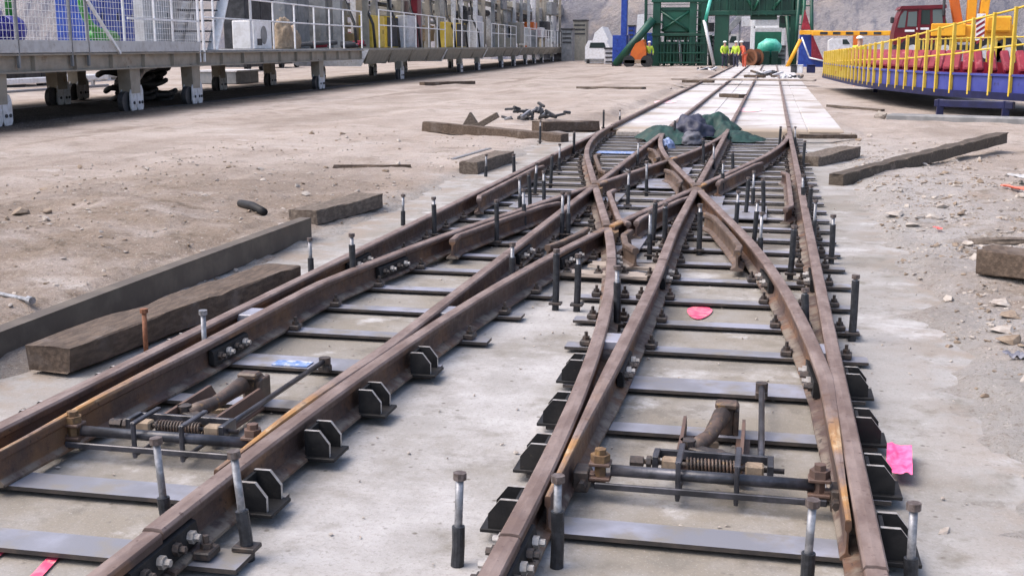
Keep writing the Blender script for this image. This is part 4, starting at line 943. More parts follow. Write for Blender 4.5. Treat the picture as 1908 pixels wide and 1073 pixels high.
car4 = skirt_car('fourth gantry car from the left beside the orange cabinet', 51.3, 68, ((58.5, -.25), (65, -.25), (55, -3.2)), [53, 56, 59, 62, 65], 3, 3)
car5 = skirt_car('fifth gantry car from the left, far down the yard', 68.5, 98, ((72, -.25), (78, -.25), (84, -.25), (93, -.25)), [70, 74, 78, 82, 86, 90, 94], 3, 4)
car6 = skirt_car('last dark stretch of the gantry, ending in front of the white van', 98.5, 178, ((104, -.25), (112, -.25), (121, -.25), (131, -.25), (142, -.25), (155, -.25), (168, -.25)), [], 3, 5)
# crane rails below the gantry
for k, t in enumerate((.2, 3.3)):
    o = gthing('gantry_rail', ['dark gantry rail nearest the yard on oily ground', 'dark gantry rail running under the far side of the gantry'][k], 'rail', -14, t)
    y = 0; MB().box((0, 55, .02), (.16, 112, .08)).build('rail_beam', m_dark, o)
    for i in range(26): MB().box((0, 1.2+i*1.5, -.01), (.9, .26, .08), rs.uniform(-.05, .05), bev=.01).build('sleeper', m_timber, o)

# upper structure over the cars
gf = gthing('overhead_gantry', 'grey steel columns and overhead beams rising from the gantry decks', 'steel frame', 0, 0)
rc = random.Random(21)
for y in (-9.5, -5.8, 1.9, 7.4, 13.2, 18.9, 22.6, 26.4, 31, 36, 40, 44, 48.5, 53, 58, 63, 68, 74, 80, 86):
    for x in (-1.5, -4.2):
        if y < 20 and x > -2: continue
        w_ = rc.uniform(.18, .4); MB().box((x-rc.uniform(0, .4), y+rc.uniform(-.4, .4), 3.1), (w_, w_, 3.4), bev=.01).build('column', rc.choice([m_greyp, m_beiged, m_palegrey, m_beige]), gf)
for y in range(24, 178, 4):
    for x in (-.9, -2.4): w_ = rc.uniform(.12, .5); MB().box((x-rc.uniform(0, .5), y+rc.uniform(-1, 1), 3.9+(y > 90)*2), (.25, w_, 5.0+(y > 90)*4), bev=.01).build('column', rc.choice([m_greyp, m_beiged, m_palegrey, m_beige, m_offwhite]), gf)
for y in range(24, 178, 6):
    a = rc.uniform(1.5, 4.5); MB().box((-1.8-rc.uniform(0, .8), y, rc.uniform(3.2, 4.6)), (1.2, a, rc.uniform(.3, .9)), bev=.03).build('duct', rc.choice([m_dark, m_greyp, m_beiged, m_dark]), gf)
    MB().box((-2.6, y+2, rc.uniform(1.6, 2.6)), (.8, rc.uniform(.8, 2.5), rc.uniform(.8, 1.6)), bev=.03).build('machine_box', rc.choice([m_dark, m_greyp, m_beiged, m_sack, m_palegrey]), gf)
for z, x, mt in ((4.3, -1.4, m_beiged), (4.2, -4.2, m_beiged), (3.35, -4.5, m_greyp)):
    m = MB(); ibeam(m, 21, 92, x, z, z+.3); m.build('overhead_beam', mt, gf)
for z, x, r_, mt, a, b in ((3.0, -3.6, .12, m_greyp, 21, 88), (2.5, -3.9, .16, m_beige, 24, 70), (3.5, -2.2, .1, m_dark, 30, 92), (3.9, -1.9, .22, m_dark, 52, 92), (2.1, -3.3, .07, m_red, 22, 40)):
    MB().tube((x, a, z), (x, b, z), r_, 12).build('pipe', mt, gf, smooth=True)

for y in range(60, 178, 5):
    MB().box((-1.2-rc.uniform(0, 1), y, rc.uniform(4.5, 6.5)), (1.0, rc.uniform(2, 5), rc.uniform(.4, 1.4)), bev=.03).build('duct', rc.choice([m_dark, m_greyp, m_beiged, m_greyp]), gf)
    MB().box((-.9, y+2, rc.uniform(1.7, 3.2)), (.8, rc.uniform(1, 3), rc.uniform(.7, 1.8)), bev=.03).build('machine_box', rc.choice([m_dark, m_greyp, m_beiged, m_offwhite, m_palegrey]), gf)
for y in (21.5, 24.5, 29, 33.5, 38.5, 43, 47, 51.5):
    MB().path([(-.6, y, 1.45), (-.7, y+.1, 2.4), (-1.2, y+.6, 3.3), (-1.4, y+1.2, 4.4)], .06, 8).build('cable', m_black, gf, smooth=True)
# equipment on the decks, each its own thing
def pump(label, s_, t_, z, sc, mats, group=None):
    o = gthing('pump_unit', label, 'pump', s_, t_, group, z)
    MB().box((0, 0, .07*sc), (.7*sc, 1.5*sc, .14*sc), bev=.02).build('base_frame', mats[1], o)
    MB().path([(0, -.65*sc, .42*sc), (0, -.6*sc, .42*sc), (0, .1*sc, .42*sc), (0, .16*sc, .42*sc)], [.2*sc, .27*sc, .27*sc, .2*sc], 18).build('motor', mats[0], o, smooth=True)
    for k in range(6): MB().path([(0, (-.5+k*.1)*sc, .42*sc), (0, (-.47+k*.1)*sc, .42*sc)], [.292*sc]*2, 18).build('cooling_fin', mats[0], o)
    MB().path([(0, .2*sc, .42*sc), (0, .3*sc, .42*sc), (0, .5*sc, .42*sc), (0, .62*sc, .42*sc)], [.14*sc, .3*sc, .3*sc, .16*sc], 18).build('pump_housing', mats[0], o, smooth=True)
    MB().path([(0, .42*sc, .6*sc), (0, .42*sc, 1.1*sc), (-.1*sc, .3*sc, 1.25*sc), (-.2*sc, -.1*sc, 1.3*sc)], .1*sc, 12).build('outlet_pipe', mats[2], o, smooth=True)
    MB().box((0, -.2*sc, .74*sc), (.22*sc, .3*sc, .14*sc), bev=.02).build('terminal_box', mats[0], o)
    return o
pump('violet-blue motor pump behind the mesh fence at the left edge', -3.35, 1.0, 1.42, .95, (m_violet, m_offwhite, m_greenhose))
pump('second violet-blue motor pump partly cut off by the left edge', -5.6, 1.3, 1.42, .9, (m_violet, m_dark, m_greenhose))
o = gthing('pipe_rack', 'green pipework behind the violet-blue pumps', 'pipe rack', -5.3, 2.0, None, 1.42)
for z in (.35, .75, 1.15): MB().tube((0, -2.2, z), (0, 1.8, z), .07, 10).build('pipe', m_greenhose, o, smooth=True)
for y in (-2, 0, 1.6): MB().box((-.1, y, .65), (.08, .08, 1.3)).build('upright', m_dark, o)
o = gthing('hose', 'thick bright green curved hose in front of the blue cabinet', 'hose', -1.6, .45, None, 1.42)
hp = [gp(x, y, .45) for x, y in ((148, -30), (152, 5), (158, 28), (168, 48), (184, 60), (214, 66))]
MB().path([(0, a+1.6, b-1.42) for a, b in hp], .085, 12).build('hose_run', m_greenhose, o, smooth=True)
hp = [gp(x, y, .5) for x, y in ((172, 68), (190, 72), (215, 73))]; MB().path([(-.05, a+1.6, b-1.40) for a, b in hp], .11, 12).build('hose_end', m_greenhose, o, smooth=True)
def cabinet(label, rect, t, depth, mat, cat='cabinet', doors=2, z0=1.42, z1=None, handle=True, name='cabinet', dm=None, group=None):
    o, L, Hh = gbox_thing(name, label, cat, rect, t, depth, mat, 'casing', z0=z0, z1=z1, group=group)
    for k in range(doors):
        w_ = L/doors; y = -L/2+w_*(k+.5); d_ = MB().box((.012, y, Hh/2), (.024, w_-.06, Hh-.1), bev=.004).build('door', dm or mat, o)
        if handle: MB().box((.035, y+w_*.32, Hh*.5), (.03, .03, .18)).build('handle', m_dark, d_)
    return o
cabinet('tall blue switch cabinet behind the green hose', (163, -30, 248, 76), 1.3, .8, m_blue, doors=3)
cabinet('grey-white panelled wall unit left of the stairs', (268, -30, 365, 78), 1.6, .7, m_offwhite, doors=2, cat='wall panel', name='panel_unit')
o, L, Hh = gbox_thing('doorway_unit', 'dark machine bay with black hoses between blue cabinet and pale panel', 'machine bay', (222, -20, 300, 78), 2.6, .5, m_dark, 'bay_back', z0=1.42)
for k in range(7): MB().path([(.3+.05*k, -L*.3+k*.13, 0), (.34, -L*.3+k*.12, .5), (.2+.1*math.sin(k), -L*.28+k*.14, 1.4)], .035, 8).build('hose', m_black, o, smooth=True)
o, L, Hh = gbox_thing('control_box', 'white box with dark handwritten marks behind the guard rail', 'box', (474, 40, 506, 87), .55, .7, m_white, 'casing', z0=1.42)
MB().tube((.003, .05, Hh*.5), (.01, .05, Hh*.5), .28, 20).build('round_mark', m_greyp, o); MB().box((.006, -.35, Hh*.25), (.012, .4, .2)).build('dark_mark', m_dark, o)
for k, (x, y, sc_, mt, lab) in enumerate(((528, 60, 1, m_sack, 'brown burlap sack standing right of the white box'), (541, 60, .9, m_sack, 'slumped brown sack leaning behind the burlap sack'), (566, 52, .8, m_cream, 'pale slim bag standing on the gantry deck'))):
    s_, z = gp(x, 87, .8)
    wp = gworld(s_, .8+.2*k, 1.42); lump('sack', wp, (.3*sc_, .45*sc_, .62*sc_), mt, 3.0+k*4, lab, 'sack', .5, .3, GA)
for k, (x0, x1, lab) in enumerate(((580, 612, 'left pile of red and dark pipe fittings on the gantry deck'), (626, 668, 'right pile of red and dark pipe fittings on the gantry deck'))):
    s0, s1, a, b = grect(x0, 74, x1, 86, .8); o = gthing('fitting_pile', lab, 'fittings', (s0+s1)/2, .8, None, 1.42)
    for i in range(12):
        y = rc.uniform(-(s1-s0)/2, (s1-s0)/2); x = rc.uniform(-.3, .2); z = rc.uniform(.06, .22)
        MB().tube((x-.2, y-.1, z), (x+.2, y+.15, z+.03), rc.uniform(.05, .1), 10).build('fitting', m_red if i % 3 == 0 else m_dark, o)
cabinet('grey machine casing behind the right half of the white guard rail', (585, 0, 668, 60), 2.4, 1.0, m_greyp, doors=3, z0=1.42)
cabinet('dark machine casing behind the stairs and white box', (445, -10, 520, 80), 2.8, .8, m_dark, doors=2, z0=1.42)
cabinet('grey tank casing behind the brown sacks', (520, -10, 585, 66), 2.9, .8, m_greyp, doors=2, z0=1.42)
cabinet('yellow cabinet at the near end of the second gantry car', (694, 30, 716, 82), .9, .6, m_yellow, doors=1, z0=1.44)
cabinet('yellow cabinet with dark opening behind the second guard rail', (717, 32, 752, 82), 1.4, .6, m_yellow, doors=2, z0=1.44, dm=m_dark)
cabinet('pale grey locker on the second gantry car', (760, 30, 775, 82), .9, .6, m_palegrey, doors=1, z0=1.44)
cabinet('dark red column unit on the second gantry car', (777, -10, 784, 82), .9, .3, m_redcab, doors=1, z0=1.44, cat='column', handle=False)
cabinet('small yellow cabinet on the third gantry car', (832, 42, 845, 80), .9, .6, m_yellow, doors=1, z0=1.44)
cabinet('yellow cabinet with dark door on the third gantry car', (850, 44, 868, 80), 1.1, .6, m_yellow, doors=1, z0=1.44, dm=m_dark)
cabinet('white locker on the third gantry car', (882, 30, 905, 80), 1.0, .6, m_palegrey, doors=2, z0=1.44)
cabinet('orange cabinet behind vertical white bars on the fourth gantry car', (980, 42, 1012, 80), .9, .8, m_orangep, doors=2, z0=1.44)
cabinet('grey machine casing towards the far end of the gantry', (915, 20, 975, 80), 1.5, 1, m_greyp, doors=3, z0=1.44)
cabinet('white cabinet block at the far end of the gantry', (1015, 30, 1050, 80), 1.4, 1, m_palegrey, doors=3, z0=1.44)
cabinet('dark motor block high on the far gantry', (1068, 10, 1095, 60), 1.2, 1, m_dark, doors=1, z0=1.44)
cabinet('brown machine casing on the farthest gantry car', (1055, 50, 1078, 84), .9, 1, m_sack, doors=2, z0=1.44)
# slim white bars on car 4
for k in range(7):
    s_, z = gp(1012+k*5.5, 60, .0); MB().box((-.04, s_-51.3, 2.2), (.06, .09, 1.5)).build('guard_post', m_white, car4)

# seen under the deck: barrier, container, hoses, dark vehicles
zb_ = gp(110, 148, 9.0)[1]
o = gthing('crash_barrier', 'pale steel crash barrier seen below the gantry deck at left', 'barrier', 4, 9.0)
MB().box((0, 0, zb_), (.08, 26, .2), bev=.03).build('barrier_beam', m_white, o); MB().box((.0, 0, zb_-.34), (.08, 26, .14), bev=.03).build('barrier_beam', m_zinc, o)
for y in range(-12, 13, 3): MB().box((-.1, y, zb_/2), (.1, .1, zb_)).build('post', m_zinc, o)
o, L, Hh = gbox_thing('site_container', 'long white site container seen low between the gantry legs', 'container', (142, 144, 224, 172), 12, 2.2, m_white, 'walls', z0=.05)
MB().box((-1.1, 0, Hh+.04), (2.3, L+.1, .08)).build('roof', m_offwhite, o)
for k in range(4): MB().box((.012, -L*.36+k*L*.24, Hh*.55), (.024, L*.13, Hh*.4)).build('window', m_glass, o)
o, L, Hh = gbox_thing('parked_trailer', 'dark trailer seen beyond the gantry legs at the left edge', 'trailer', (8, 158, 106, 180), 12, 2.0, m_dark, 'body', z0=.3, z1=.95)
for y in (-L*.35, -L*.2, L*.3):
    MB().tube((.03, y, .0), (-.25, y, .0), .38, 16).build('wheel', m_black, o, smooth=False)
o = gthing('hose_heap', 'black heap of hoses beneath the gantry deck with a white pipe', 'hoses', 5.6, 2.3)
for k in range(16):
    r_ = rc.uniform(.3, .6); z = .08+.06*k; cy = rc.uniform(-.8, .8); cx = rc.uniform(-.3, .3)
    MB().path([(cx+r_*math.cos(a), cy+r_*1.5*math.sin(a), z+.05*math.sin(3*a)) for a in [2*PI*i/18 for i in range(19)]], .07, 8).build('hose_coil', m_black, o, smooth=True)
hp = [gp(x, y, 1.6) for x, y in ((263, 160), (270, 148), (280, 133), (292, 126), (310, 124))]
MB().path([(.5, a-5.6, b) for a, b in hp], .07, 10).build('white_pipe', m_white, o, smooth=True)
for k, (x0, x1, t, lab) in enumerate(((455, 500, 13, 'left dark parked car seen far under the gantry deck'), (505, 575, 15, 'right dark parked car seen far under the gantry deck'))):
    s0, s1, a, b = grect(x0, 116, x1, 146, t); L = min(s1-s0, 5.5)
    o = gthing('parked_car', lab, 'car', (s0+s1)/2, t)
    MB().prism([(-L/2, .3), (L/2, .3), (L/2, .75), (L*.3, .85), (L*.17, 1.35), (-L*.28, 1.38), (-L*.42, .9), (-L/2, .8)], lambda u, v, a: (a, u, v), -1.7, 0).build('body', m_dark, o)
    MB().prism([(-L*.24, .92), (L*.2, .92), (L*.14, 1.28), (-L*.24, 1.3)], lambda u, v, a: (a, u, v), .0, .01).build('side_window', m_glass, o)
    for y in (-L*.3, L*.3): MB().tube((.02, y, .32), (-.2, y, .32), .32, 16).build('wheel', m_black, o)
    for y in (L/2,): MB().box((-.3, y, .65), (.3, .04, .12)).build('headlight', m_palegrey, o)
o, L, Hh = gbox_thing('skip', 'low grey skip standing under the gantry deck', 'skip', (440, 132, 482, 152), 5, 1.6, m_greyp, 'tub', z0=.05); MB().box((-.8, 0, Hh), (1.7, L+.1, .06)).build('rim', m_palegrey, o)

# ------------------------------------------------------------------ blue and yellow curved platform on the right
rp = thing('curved_platform', 'curved blue platform with yellow posts and red rollers on navy trestles at the right', 'platform', (3.6, 26, 0))
BX_ = [(2050, 193), (1980, 190.5), (1908, 187), (1850, 183.5), (1800, 180.5), (1750, 177), (1700, 172), (1660, 167.5), (1630, 164), (1600, 159), (1580, 155), (1555, 149), (1535, 144)]
base = [G(x, y, .45) for x, y in BX_]
def cr(P, n):
    out = []
    for i in range(len(P)-1):
        p0, p1, p2, p3 = P[max(i-1, 0)], P[i], P[i+1], P[min(i+2, len(P)-1)]
        for k in range(n):
            t = k/n; out.append(.5*((2*p1)+(p2-p0)*t+(2*p0-5*p1+4*p2-p3)*t*t+(3*p1-p0-3*p2+p3)*t**3))
    return out+[P[-1]]
path = cr(base, 6)
acc = [0]
for i in range(1, len(path)): acc.append(acc[-1]+(path[i]-path[i-1]).length)
def along(s_):
    for i in range(1, len(acc)):
        if s_ <= acc[i]:
            t = (s_-acc[i-1])/(acc[i]-acc[i-1]); return path[i-1].lerp(path[i], t), (path[i]-path[i-1]).normalized()
    return path[-1], (path[-1]-path[-2]).normalized()
LT = acc[-1]
def tab(px, T):
    for (a, va), (b, vb) in zip(T, T[1:]):
        if b <= px <= a or a <= px <= b: return va+(vb-va)*(px-a)/(b-a)
    return T[0][1] if abs(px-T[0][0]) < abs(px-T[-1][0]) else T[-1][1]
def pxof(p):
    q = p-Vector((0, 0, H)); return CX+F*q.dot(RX)/q.dot(FW)
TOPY = [(2050, -30), (1908, 8), (1870, 20), (1800, 38), (1750, 52), (1700, 66), (1640, 80), (1580, 92), (1535, 98)]
MIDY = [(2050, 66), (1908, 82), (1830, 92), (1780, 100), (1680, 110), (1600, 112), (1535, 116)]
def zat(p, T): px = pxof(p); return AY(px, tab(px, T), p.y).z
def inward(p, d, off): return p + Vector((-d.y, d.x, 0)).normalized()*-off if True else p
def side(p, d, off):
    n_ = Vector((d.y, -d.x, 0)).normalized()
    return p + n_*off
NP = 64
S_ = [LT*i/NP for i in range(NP+1)]
def strip(name, z0, z1, o0, o1, mat, s0=0, s1=None):
    m = MB(); vs = []; s1 = s1 or LT
    SS = [s0+(s1-s0)*i/NP for i in range(NP+1)]
    for s_ in SS:
        p, d = along(s_); a = side(p, d, o0); b = side(p, d, o1)
        vs += [(a.x, a.y, z0), (b.x, b.y, z0), (b.x, b.y, z1), (a.x, a.y, z1)]
    fs = [(4*i+j, 4*i+(j+1) % 4, 4*i+4+(j+1) % 4, 4*i+4+j) for i in range(NP) for j in range(4)] + [(0, 1, 2, 3), (4*NP+3, 4*NP+2, 4*NP+1, 4*NP)]
    m.add(vs, fs); o = m.build(name, mat); return wchild(o, rp)
strip('bottom_beam', .43, .57, -.06, .5, m_navyst)
strip('side_plate', .55, .88, -.0, .05, m_ringblue)
strip('rim', .88, .92, -.04, .14, m_ringblue)
strip('deck_plate', .55, .61, .06, 3.2, m_navyst)
strip('inner_plate', .6, 1.12, 1.15, 1.2, m_redcab)
strip('far_side_plate', .5, 1.0, 3.1, 3.16, m_yellow)
for nm, T, r_ in (('top_rail', TOPY, .022), ('middle_rail', MIDY, .02)):
    pts = []
    for s_ in S_: p, d = along(s_); pts.append(Vector((p.x, p.y, zat(p, T))))
    wchild(MB().path(pts, r_, 6).build(nm, m_yellow, smooth=True), rp)
s_ = .1
while s_ < LT:
    p, d = along(s_); zt_ = zat(p, TOPY); n_ = Vector((d.y, -d.x, 0)).normalized(); p2 = p-n_*.035
    wchild(MB().bar((p2.x, p2.y, .50), (p2.x, p2.y, zt_+.03), .07, .045, .006, up=(d.x, d.y, 0)).build('post', m_yellow), rp)
    s_ += .6
s_ = .2
while s_ < LT-.5:
    for off, z0_, z1_ in ((.22, .96, 1.34),):
        p, d = along(s_); q, e = along(min(s_+.45, LT)); a = side(p, d, off); b = side(q, e, off+.25)
        wchild(MB().bar((a.x, a.y, z0_), (b.x, b.y, z1_), .16, .12, .03).build('roller', m_red), rp)
    s_ += .42
s_ = .3
while s_ < LT:
    p, d = along(s_); a = side(p, d, 2.9); wchild(MB().box((a.x, a.y, 1.2), (.05, .05, 1.0)).build('post', m_yellow), rp); s_ += .7
pts = [Vector((*side(*along(s_), 2.9).xy, 1.66)) for s_ in S_]; wchild(MB().path(pts, .02, 6).build('top_rail', m_yellow), rp)
# trestles
g1, g2 = G(1750, 221, .05), G(1872, 226, .05)
def trestle(a, b, zt=.43):
    e = bpy.data.objects.new('trestle', None); C.objects.link(e); e.location = a - rp.location; e.parent = rp; e.empty_display_size = .1
    for q in (a, b): MB().box(Vector((q.x, q.y, zt/2))-Vector((a.x, a.y, 0)), (.13, .13, zt), bev=.01).build('leg', m_navyst, e).location.z = -a.z
    m = MB(); dd = (b-a).normalized(); m.bar(Vector((0, 0, zt-.08))-dd*.1, Vector((b.x-a.x, b.y-a.y, zt-.08))+dd*.15, .14, .14, .01); m.build('cross_beam', m_navyst, e).location.z = -a.z
trestle(g1, g2)
h1 = G(1631, 174, .05); trestle(h1, h1+Vector((1.6, .3, 0)))
h2 = G(2040, 235, .05); trestle(h2, h2+Vector((1.4, -.3, 0)))

# ------------------------------------------------------------------ mobile crane behind it
YC = 47*KS
cr_ = thing('mobile_crane', 'mobile crane with dark red cab and yellow body behind the curved platform', 'crane', AY(1770, 110, YC)*1)
cr_.location.z = 0
def cb(name, rect, Y, depth, mat, bev=.03, parent=cr_, root=None):
    a = AY(rect[0], rect[3], Y); b = AY(rect[2], rect[1], Y); x0 = AY(rect[0], (rect[1]+rect[3])/2, Y).x; x1 = AY(rect[2], (rect[1]+rect[3])/2, Y).x
    m = MB(); r0 = (root or parent).location; m.box(((x0+x1)/2-r0.x, Y+depth/2-r0.y, (a.z+b.z)/2-r0.z), (x1-x0, depth, b.z-a.z), bev=bev)
    return m.build(name, mat, parent)
def cpoly(name, pts, Y, depth, mat, parent=cr_, root=None):
    P = [AY(x, y, Y) for x, y in pts]; r0 = (root or parent).location
    return MB().prism([(p.x-r0.x, p.z-r0.z) for p in P], lambda u, v, a: (u, a-r0.y, v), Y, Y+depth).build(name, mat, parent)
cab = cpoly('cab', [(1664, 84), (1666, 62), (1673, 34), (1681, 17), (1758, 13), (1762, 20), (1762, 84)], YC, 1.5, m_redcab)
cpoly('cab_window', [(1672, 52), (1678, 30), (1685, 21), (1690, 21), (1686, 52)], YC-.02, .02, m_glassl)
cpoly('cab_window', [(1690, 50), (1693, 23), (1709, 22), (1708, 50)], YC-.02, .02, m_glassl)
cpoly('cab_window', [(1716, 46), (1717, 20), (1733, 19), (1733, 46)], YC-.02, .02, m_glass)
cpoly('cab_window', [(1738, 46), (1738, 19), (1755, 18), (1757, 46)], YC-.02, .02, m_glassl)
cpoly('roof', [(1676, 18), (1680, 12), (1764, 9), (1764, 16)], YC-.06, 1.62, m_redcab)
cb('door_frame', (1710, 18, 1715, 80), YC-.05, .05, m_redcab, 0); cb('stripe', (1708, 52, 1731, 56), YC-.03, .03, m_white, 0); cb('stripe', (1686, 56, 1704, 60), YC-.03, .03, m_white, 0)
cb('mirror', (1659, 32, 1666, 44), YC-.3, .08, m_dark); cb('exhaust', (1757, -10, 1762, 30), YC-.1, .15, m_dark)
cb('body', (1763, 46, 1892, 79), YC+.1, 1.9, m_yelmach, .05); cb('body_panel', (1735, 44, 1800, 68), YC-.08, .18, m_yelmach); cb('counterweight', (1838, 30, 1886, 60), YC-.15, 1.7, m_yelmach, .06)
cb('chassis', (1672, 84, 1900, 94), YC+.05, 2.2, m_dark)
for x in (1700, 1760, 1840, 1880):
    p = AY(x, 97, YC) - cr_.location; MB().tube((p.x, p.y+.02-.05, p.z), (p.x, p.y+.4, p.z), .5, 20).build('wheel', m_black, cr_)
    MB().tube((p.x, p.y-.05, p.z), (p.x, p.y-.02, p.z), .25, 16).build('wheel_rim', m_palegrey, cr_)
for a, b in (((1785, 45), (1768, -60)), ((1808, 45), (1816, -60)), ((1830, 40), (1845, -60))):
    p, q = AY(*a, YC+.6)-cr_.location, AY(*b, YC+.6)-cr_.location; MB().bar(p, q, .3, .35, .02, up=(0, 1, 0)).build('boom_arm', m_orangep if a[0] < 1800 else m_yelmach, cr_)
sb = cb('striped_board', (1819, 26, 1835, 76), YC-.35, .05, m_white, 0)
for k in range(5):
    y = 30+k*10; cpoly('red_stripe', [(1819, y+8), (1835, y-2), (1835, y+3), (1819, y+13)][:4], YC-.36, .012, m_red)
# operator in the cab is glimpsed as a green vest: see people below

# ------------------------------------------------------------------ lattice boom, small site machines, containers near the portal
def bthing(name, label, cat, px, Y, group=None):
    p = AY(px, 100, Y); return thing(name, label, cat, (p.x, Y, 0), 0, group)
YB = 56
lb = bthing('crane_boom', 'yellow and black crane boom lying level behind the curved platform', 'boom', 1590, YB)
def bb(th, name, rect, Y, depth, mat, bev=.02): return cb(name, rect, Y, depth, mat, bev, th)
def bp(th, name, pts, Y, depth, mat): return cpoly(name, pts, Y, depth, mat, th)
def bt(th, name, a, b, Y, r_, mat, Y2=None, n=10):
    p, q = AY(*a, Y)-th.location, AY(*b, Y2 or Y)-th.location; return MB().tube(p, q, r_, n).build(name, mat, th, smooth=True)
bb(lb, 'boom_section', (1513, 58, 1664, 67), YB, .5, m_yelmach)
for x in (1528, 1552, 1576, 1602, 1628): bb(lb, 'dark_panel', (x, 60, x+14, 65), YB-.02, .02, m_dark, 0)
bb(lb, 'support', (1590, 67, 1607, 100), YB, .5, m_orangep); bb(lb, 'support_foot', (1580, 100, 1616, 116), YB, .8, m_orangep)
vb = bthing('van', 'pale blue and white van half hidden behind the yellow crane boom', 'van', 1563, 66)
bp(vb, 'body', [(1545, 110), (1545, 76), (1552, 72), (1578, 71), (1585, 82), (1590, 86), (1590, 110)], 66, 2, m_palegrey); bp(vb, 'windscreen', [(1578, 74), (1584, 83), (1570, 83), (1570, 74)], 65.97, .02, m_glass)
for x in (1553, 1582): 
    p = AY(x, 112, 66)-vb.location; MB().tube((p.x, p.y-.02, .35), (p.x, p.y+.3, .35), .35, 14).build('wheel', m_black, vb)

YT = 88
T_ = bthing('tunnel_machine', 'large green steel portal machine straddling the far ends of the tracks', 'portal machine', 1340, YT)
for r_ in ((1216, -20, 1230, 124), (1284, -20, 1297, 124), (1306, -20, 1319, 124)): bb(T_, 'tower_column', r_, YT, .5, m_green)
for r_ in ((1218, -20, 1228, 122), (1300, -20, 1310, 122)): bb(T_, 'tower_column', r_, YT+4, .5, m_greend)
bb(T_, 'hopper', (1234, 20, 1286, 60), YT+.3, 3.5, m_greenl); bb(T_, 'hopper_rim', (1230, 14, 1290, 21), YT+.2, 3.7, m_green); bp(T_, 'hopper_base', [(1236, 60), (1286, 60), (1280, 75), (1242, 75)], YT+.5, 3, m_greend)
bb(T_, 'tower_beam', (1214, -4, 1322, 5), YT-.1, .6, m_green); bb(T_, 'tower_beam', (1214, 62, 1320, 68), YT-.1, .5, m_greend)
bb(T_, 'machine_core', (1228, 78, 1296, 120), YT+2.5, 2, m_greend)
for k in range(15): bb(T_, 'cage_bar', (1224+k*6.2, 70, 1225.5+k*6.2, 122), YT-.15, .08, m_green, 0)
for y in (80, 98, 116): bb(T_, 'cage_rail', (1220, y, 1314, y+2), YT-.25, .08, m_green, 0)
for a, b in (((1232, 22), (1284, 58)), ((1284, 22), (1232, 58))): bt(T_, 'brace', a, b, YT+.1, .09, m_green)
bt(T_, 'stay', (1326, -10), (1314, 40), YT-.5, .12, m_mint); bt(T_, 'stay', (1312, 38), (1330, 122), YT-.5, .12, m_palegrey)
bt(T_, 'strut', (1146, 122), (1218, 36), YT-1, .3, m_green); bb(T_, 'strut_foot', (1140, 116, 1156, 126), YT-1.2, .8, m_dark)
bb(T_, 'portal_leg', (1331, 20, 1357, 124), YT, 1.2, m_greend); bb(T_, 'portal_leg', (1472, 0, 1486, 124), YT, 1.2, m_green)
bb(T_, 'portal_beam', (1318, -40, 1496, 22), YT+.1, 2.2, m_greend); bb(T_, 'beam_flange', (1316, 20, 1498, 29), YT-.1, 2.6, m_green); bb(T_, 'hoist_housing', (1398, 29, 1448, 37), YT+.3, 1.5, m_greend)
for k in range(12): bb(T_, 'beam_rib', (1326+k*14, -30, 1328.5+k*14, 20), YT, .1, m_green, 0)
for a, b in (((1388, -10), (1404, 20)), ((1420, -10), (1404, 20)), ((1440, 18), (1462, -10))): bt(T_, 'brace', a, b, YT-.05, .1, m_greenl)
for a, b, mt in (((1490, -20), (1480, 124), m_green), ((1500, -20), (1492, 124), m_greenl), ((1512, -20), (1513, 124), m_green), ((1466, 30), (1474, 122), m_greend)): bt(T_, 'mast', a, b, YT-.6, .13, mt)
for y in (10, 45, 80): bb(T_, 'mast_rung', (1486, y, 1514, y+2.5), YT-.7, .1, m_green, 0)
for k in range(6): bb(T_, 'tower_rail', (1200, 8+k*19, 1322, 9.5+k*19), YT+1.5, .1, m_greend, 0)
for k in range(9): bb(T_, 'ladder_rung', (1297, 6+k*13, 1306, 8+k*13), YT-.2, .08, m_greend, 0)
for k, x in enumerate((1240, 1252, 1266, 1278, 1324)): bt(T_, 'pipe', (x, 66), (x+(k % 3-1)*3, 124), YT+.6, .1, [m_greend, m_green, m_palegrey][k % 3])
bb(T_, 'walkway', (1200, 40, 1234, 44), YT-.4, 1.2, m_green, 0); bb(T_, 'tower_column', (1200, -10, 1205, 122), YT+2, .3, m_greend)
for k in range(8): bb(T_, 'lattice_bar', (1358+k*14, -20, 1360+k*14, 30), YT-.3, .1, m_greend, 0)
bb(T_, 'control_cabin', (1452, 30, 1474, 52), YT+.4, 1.2, m_greend); bb(T_, 'cabin_window', (1455, 34, 1471, 44), YT+.38, .02, m_glass, 0)
# small things round the portal
o = bthing('steel_post', 'tall blue steel post left of the green portal machine', 'post', 1162, 90); bb(o, 'shaft', (1157, -20, 1168, 110), 90, .5, m_blue); bb(o, 'base_block', (1141, 66, 1170, 118), 90.5, 1, m_blue)
o = bthing('white_hoarding', 'bright white panel standing behind the green strut', 'panel', 1192, 93); bp(o, 'sheet', [(1181, 118), (1188, 28), (1203, 26), (1201, 118)], 93, .15, m_white)
o = bthing('blue_hoarding', 'blue panel beside the left tower column', 'panel', 1209, 92); bb(o, 'sheet', (1202, 62, 1216, 112), 92, .3, m_blue)
o = bthing('compact_loader', 'small orange wheeled loader beneath the green strut', 'loader', 1188, 84)
bp(o, 'body', [(1170, 118), (1176, 96), (1184, 82), (1198, 74), (1203, 90), (1204, 118)], 84, 1.6, m_orangep); bb(o, 'bumper', (1163, 112, 1204, 119), 83.9, 1.8, m_cream)
for x in (1172, 1205):
    p = AY(x, 114, 84)-o.location; MB().tube((p.x, p.y-.1, .42), (p.x, p.y+.3, .42), .42, 16).build('wheel', m_black, o)
o = bthing('van', 'white van parked beyond the far end of the gantry', 'van', 1115, 100); Y = 100
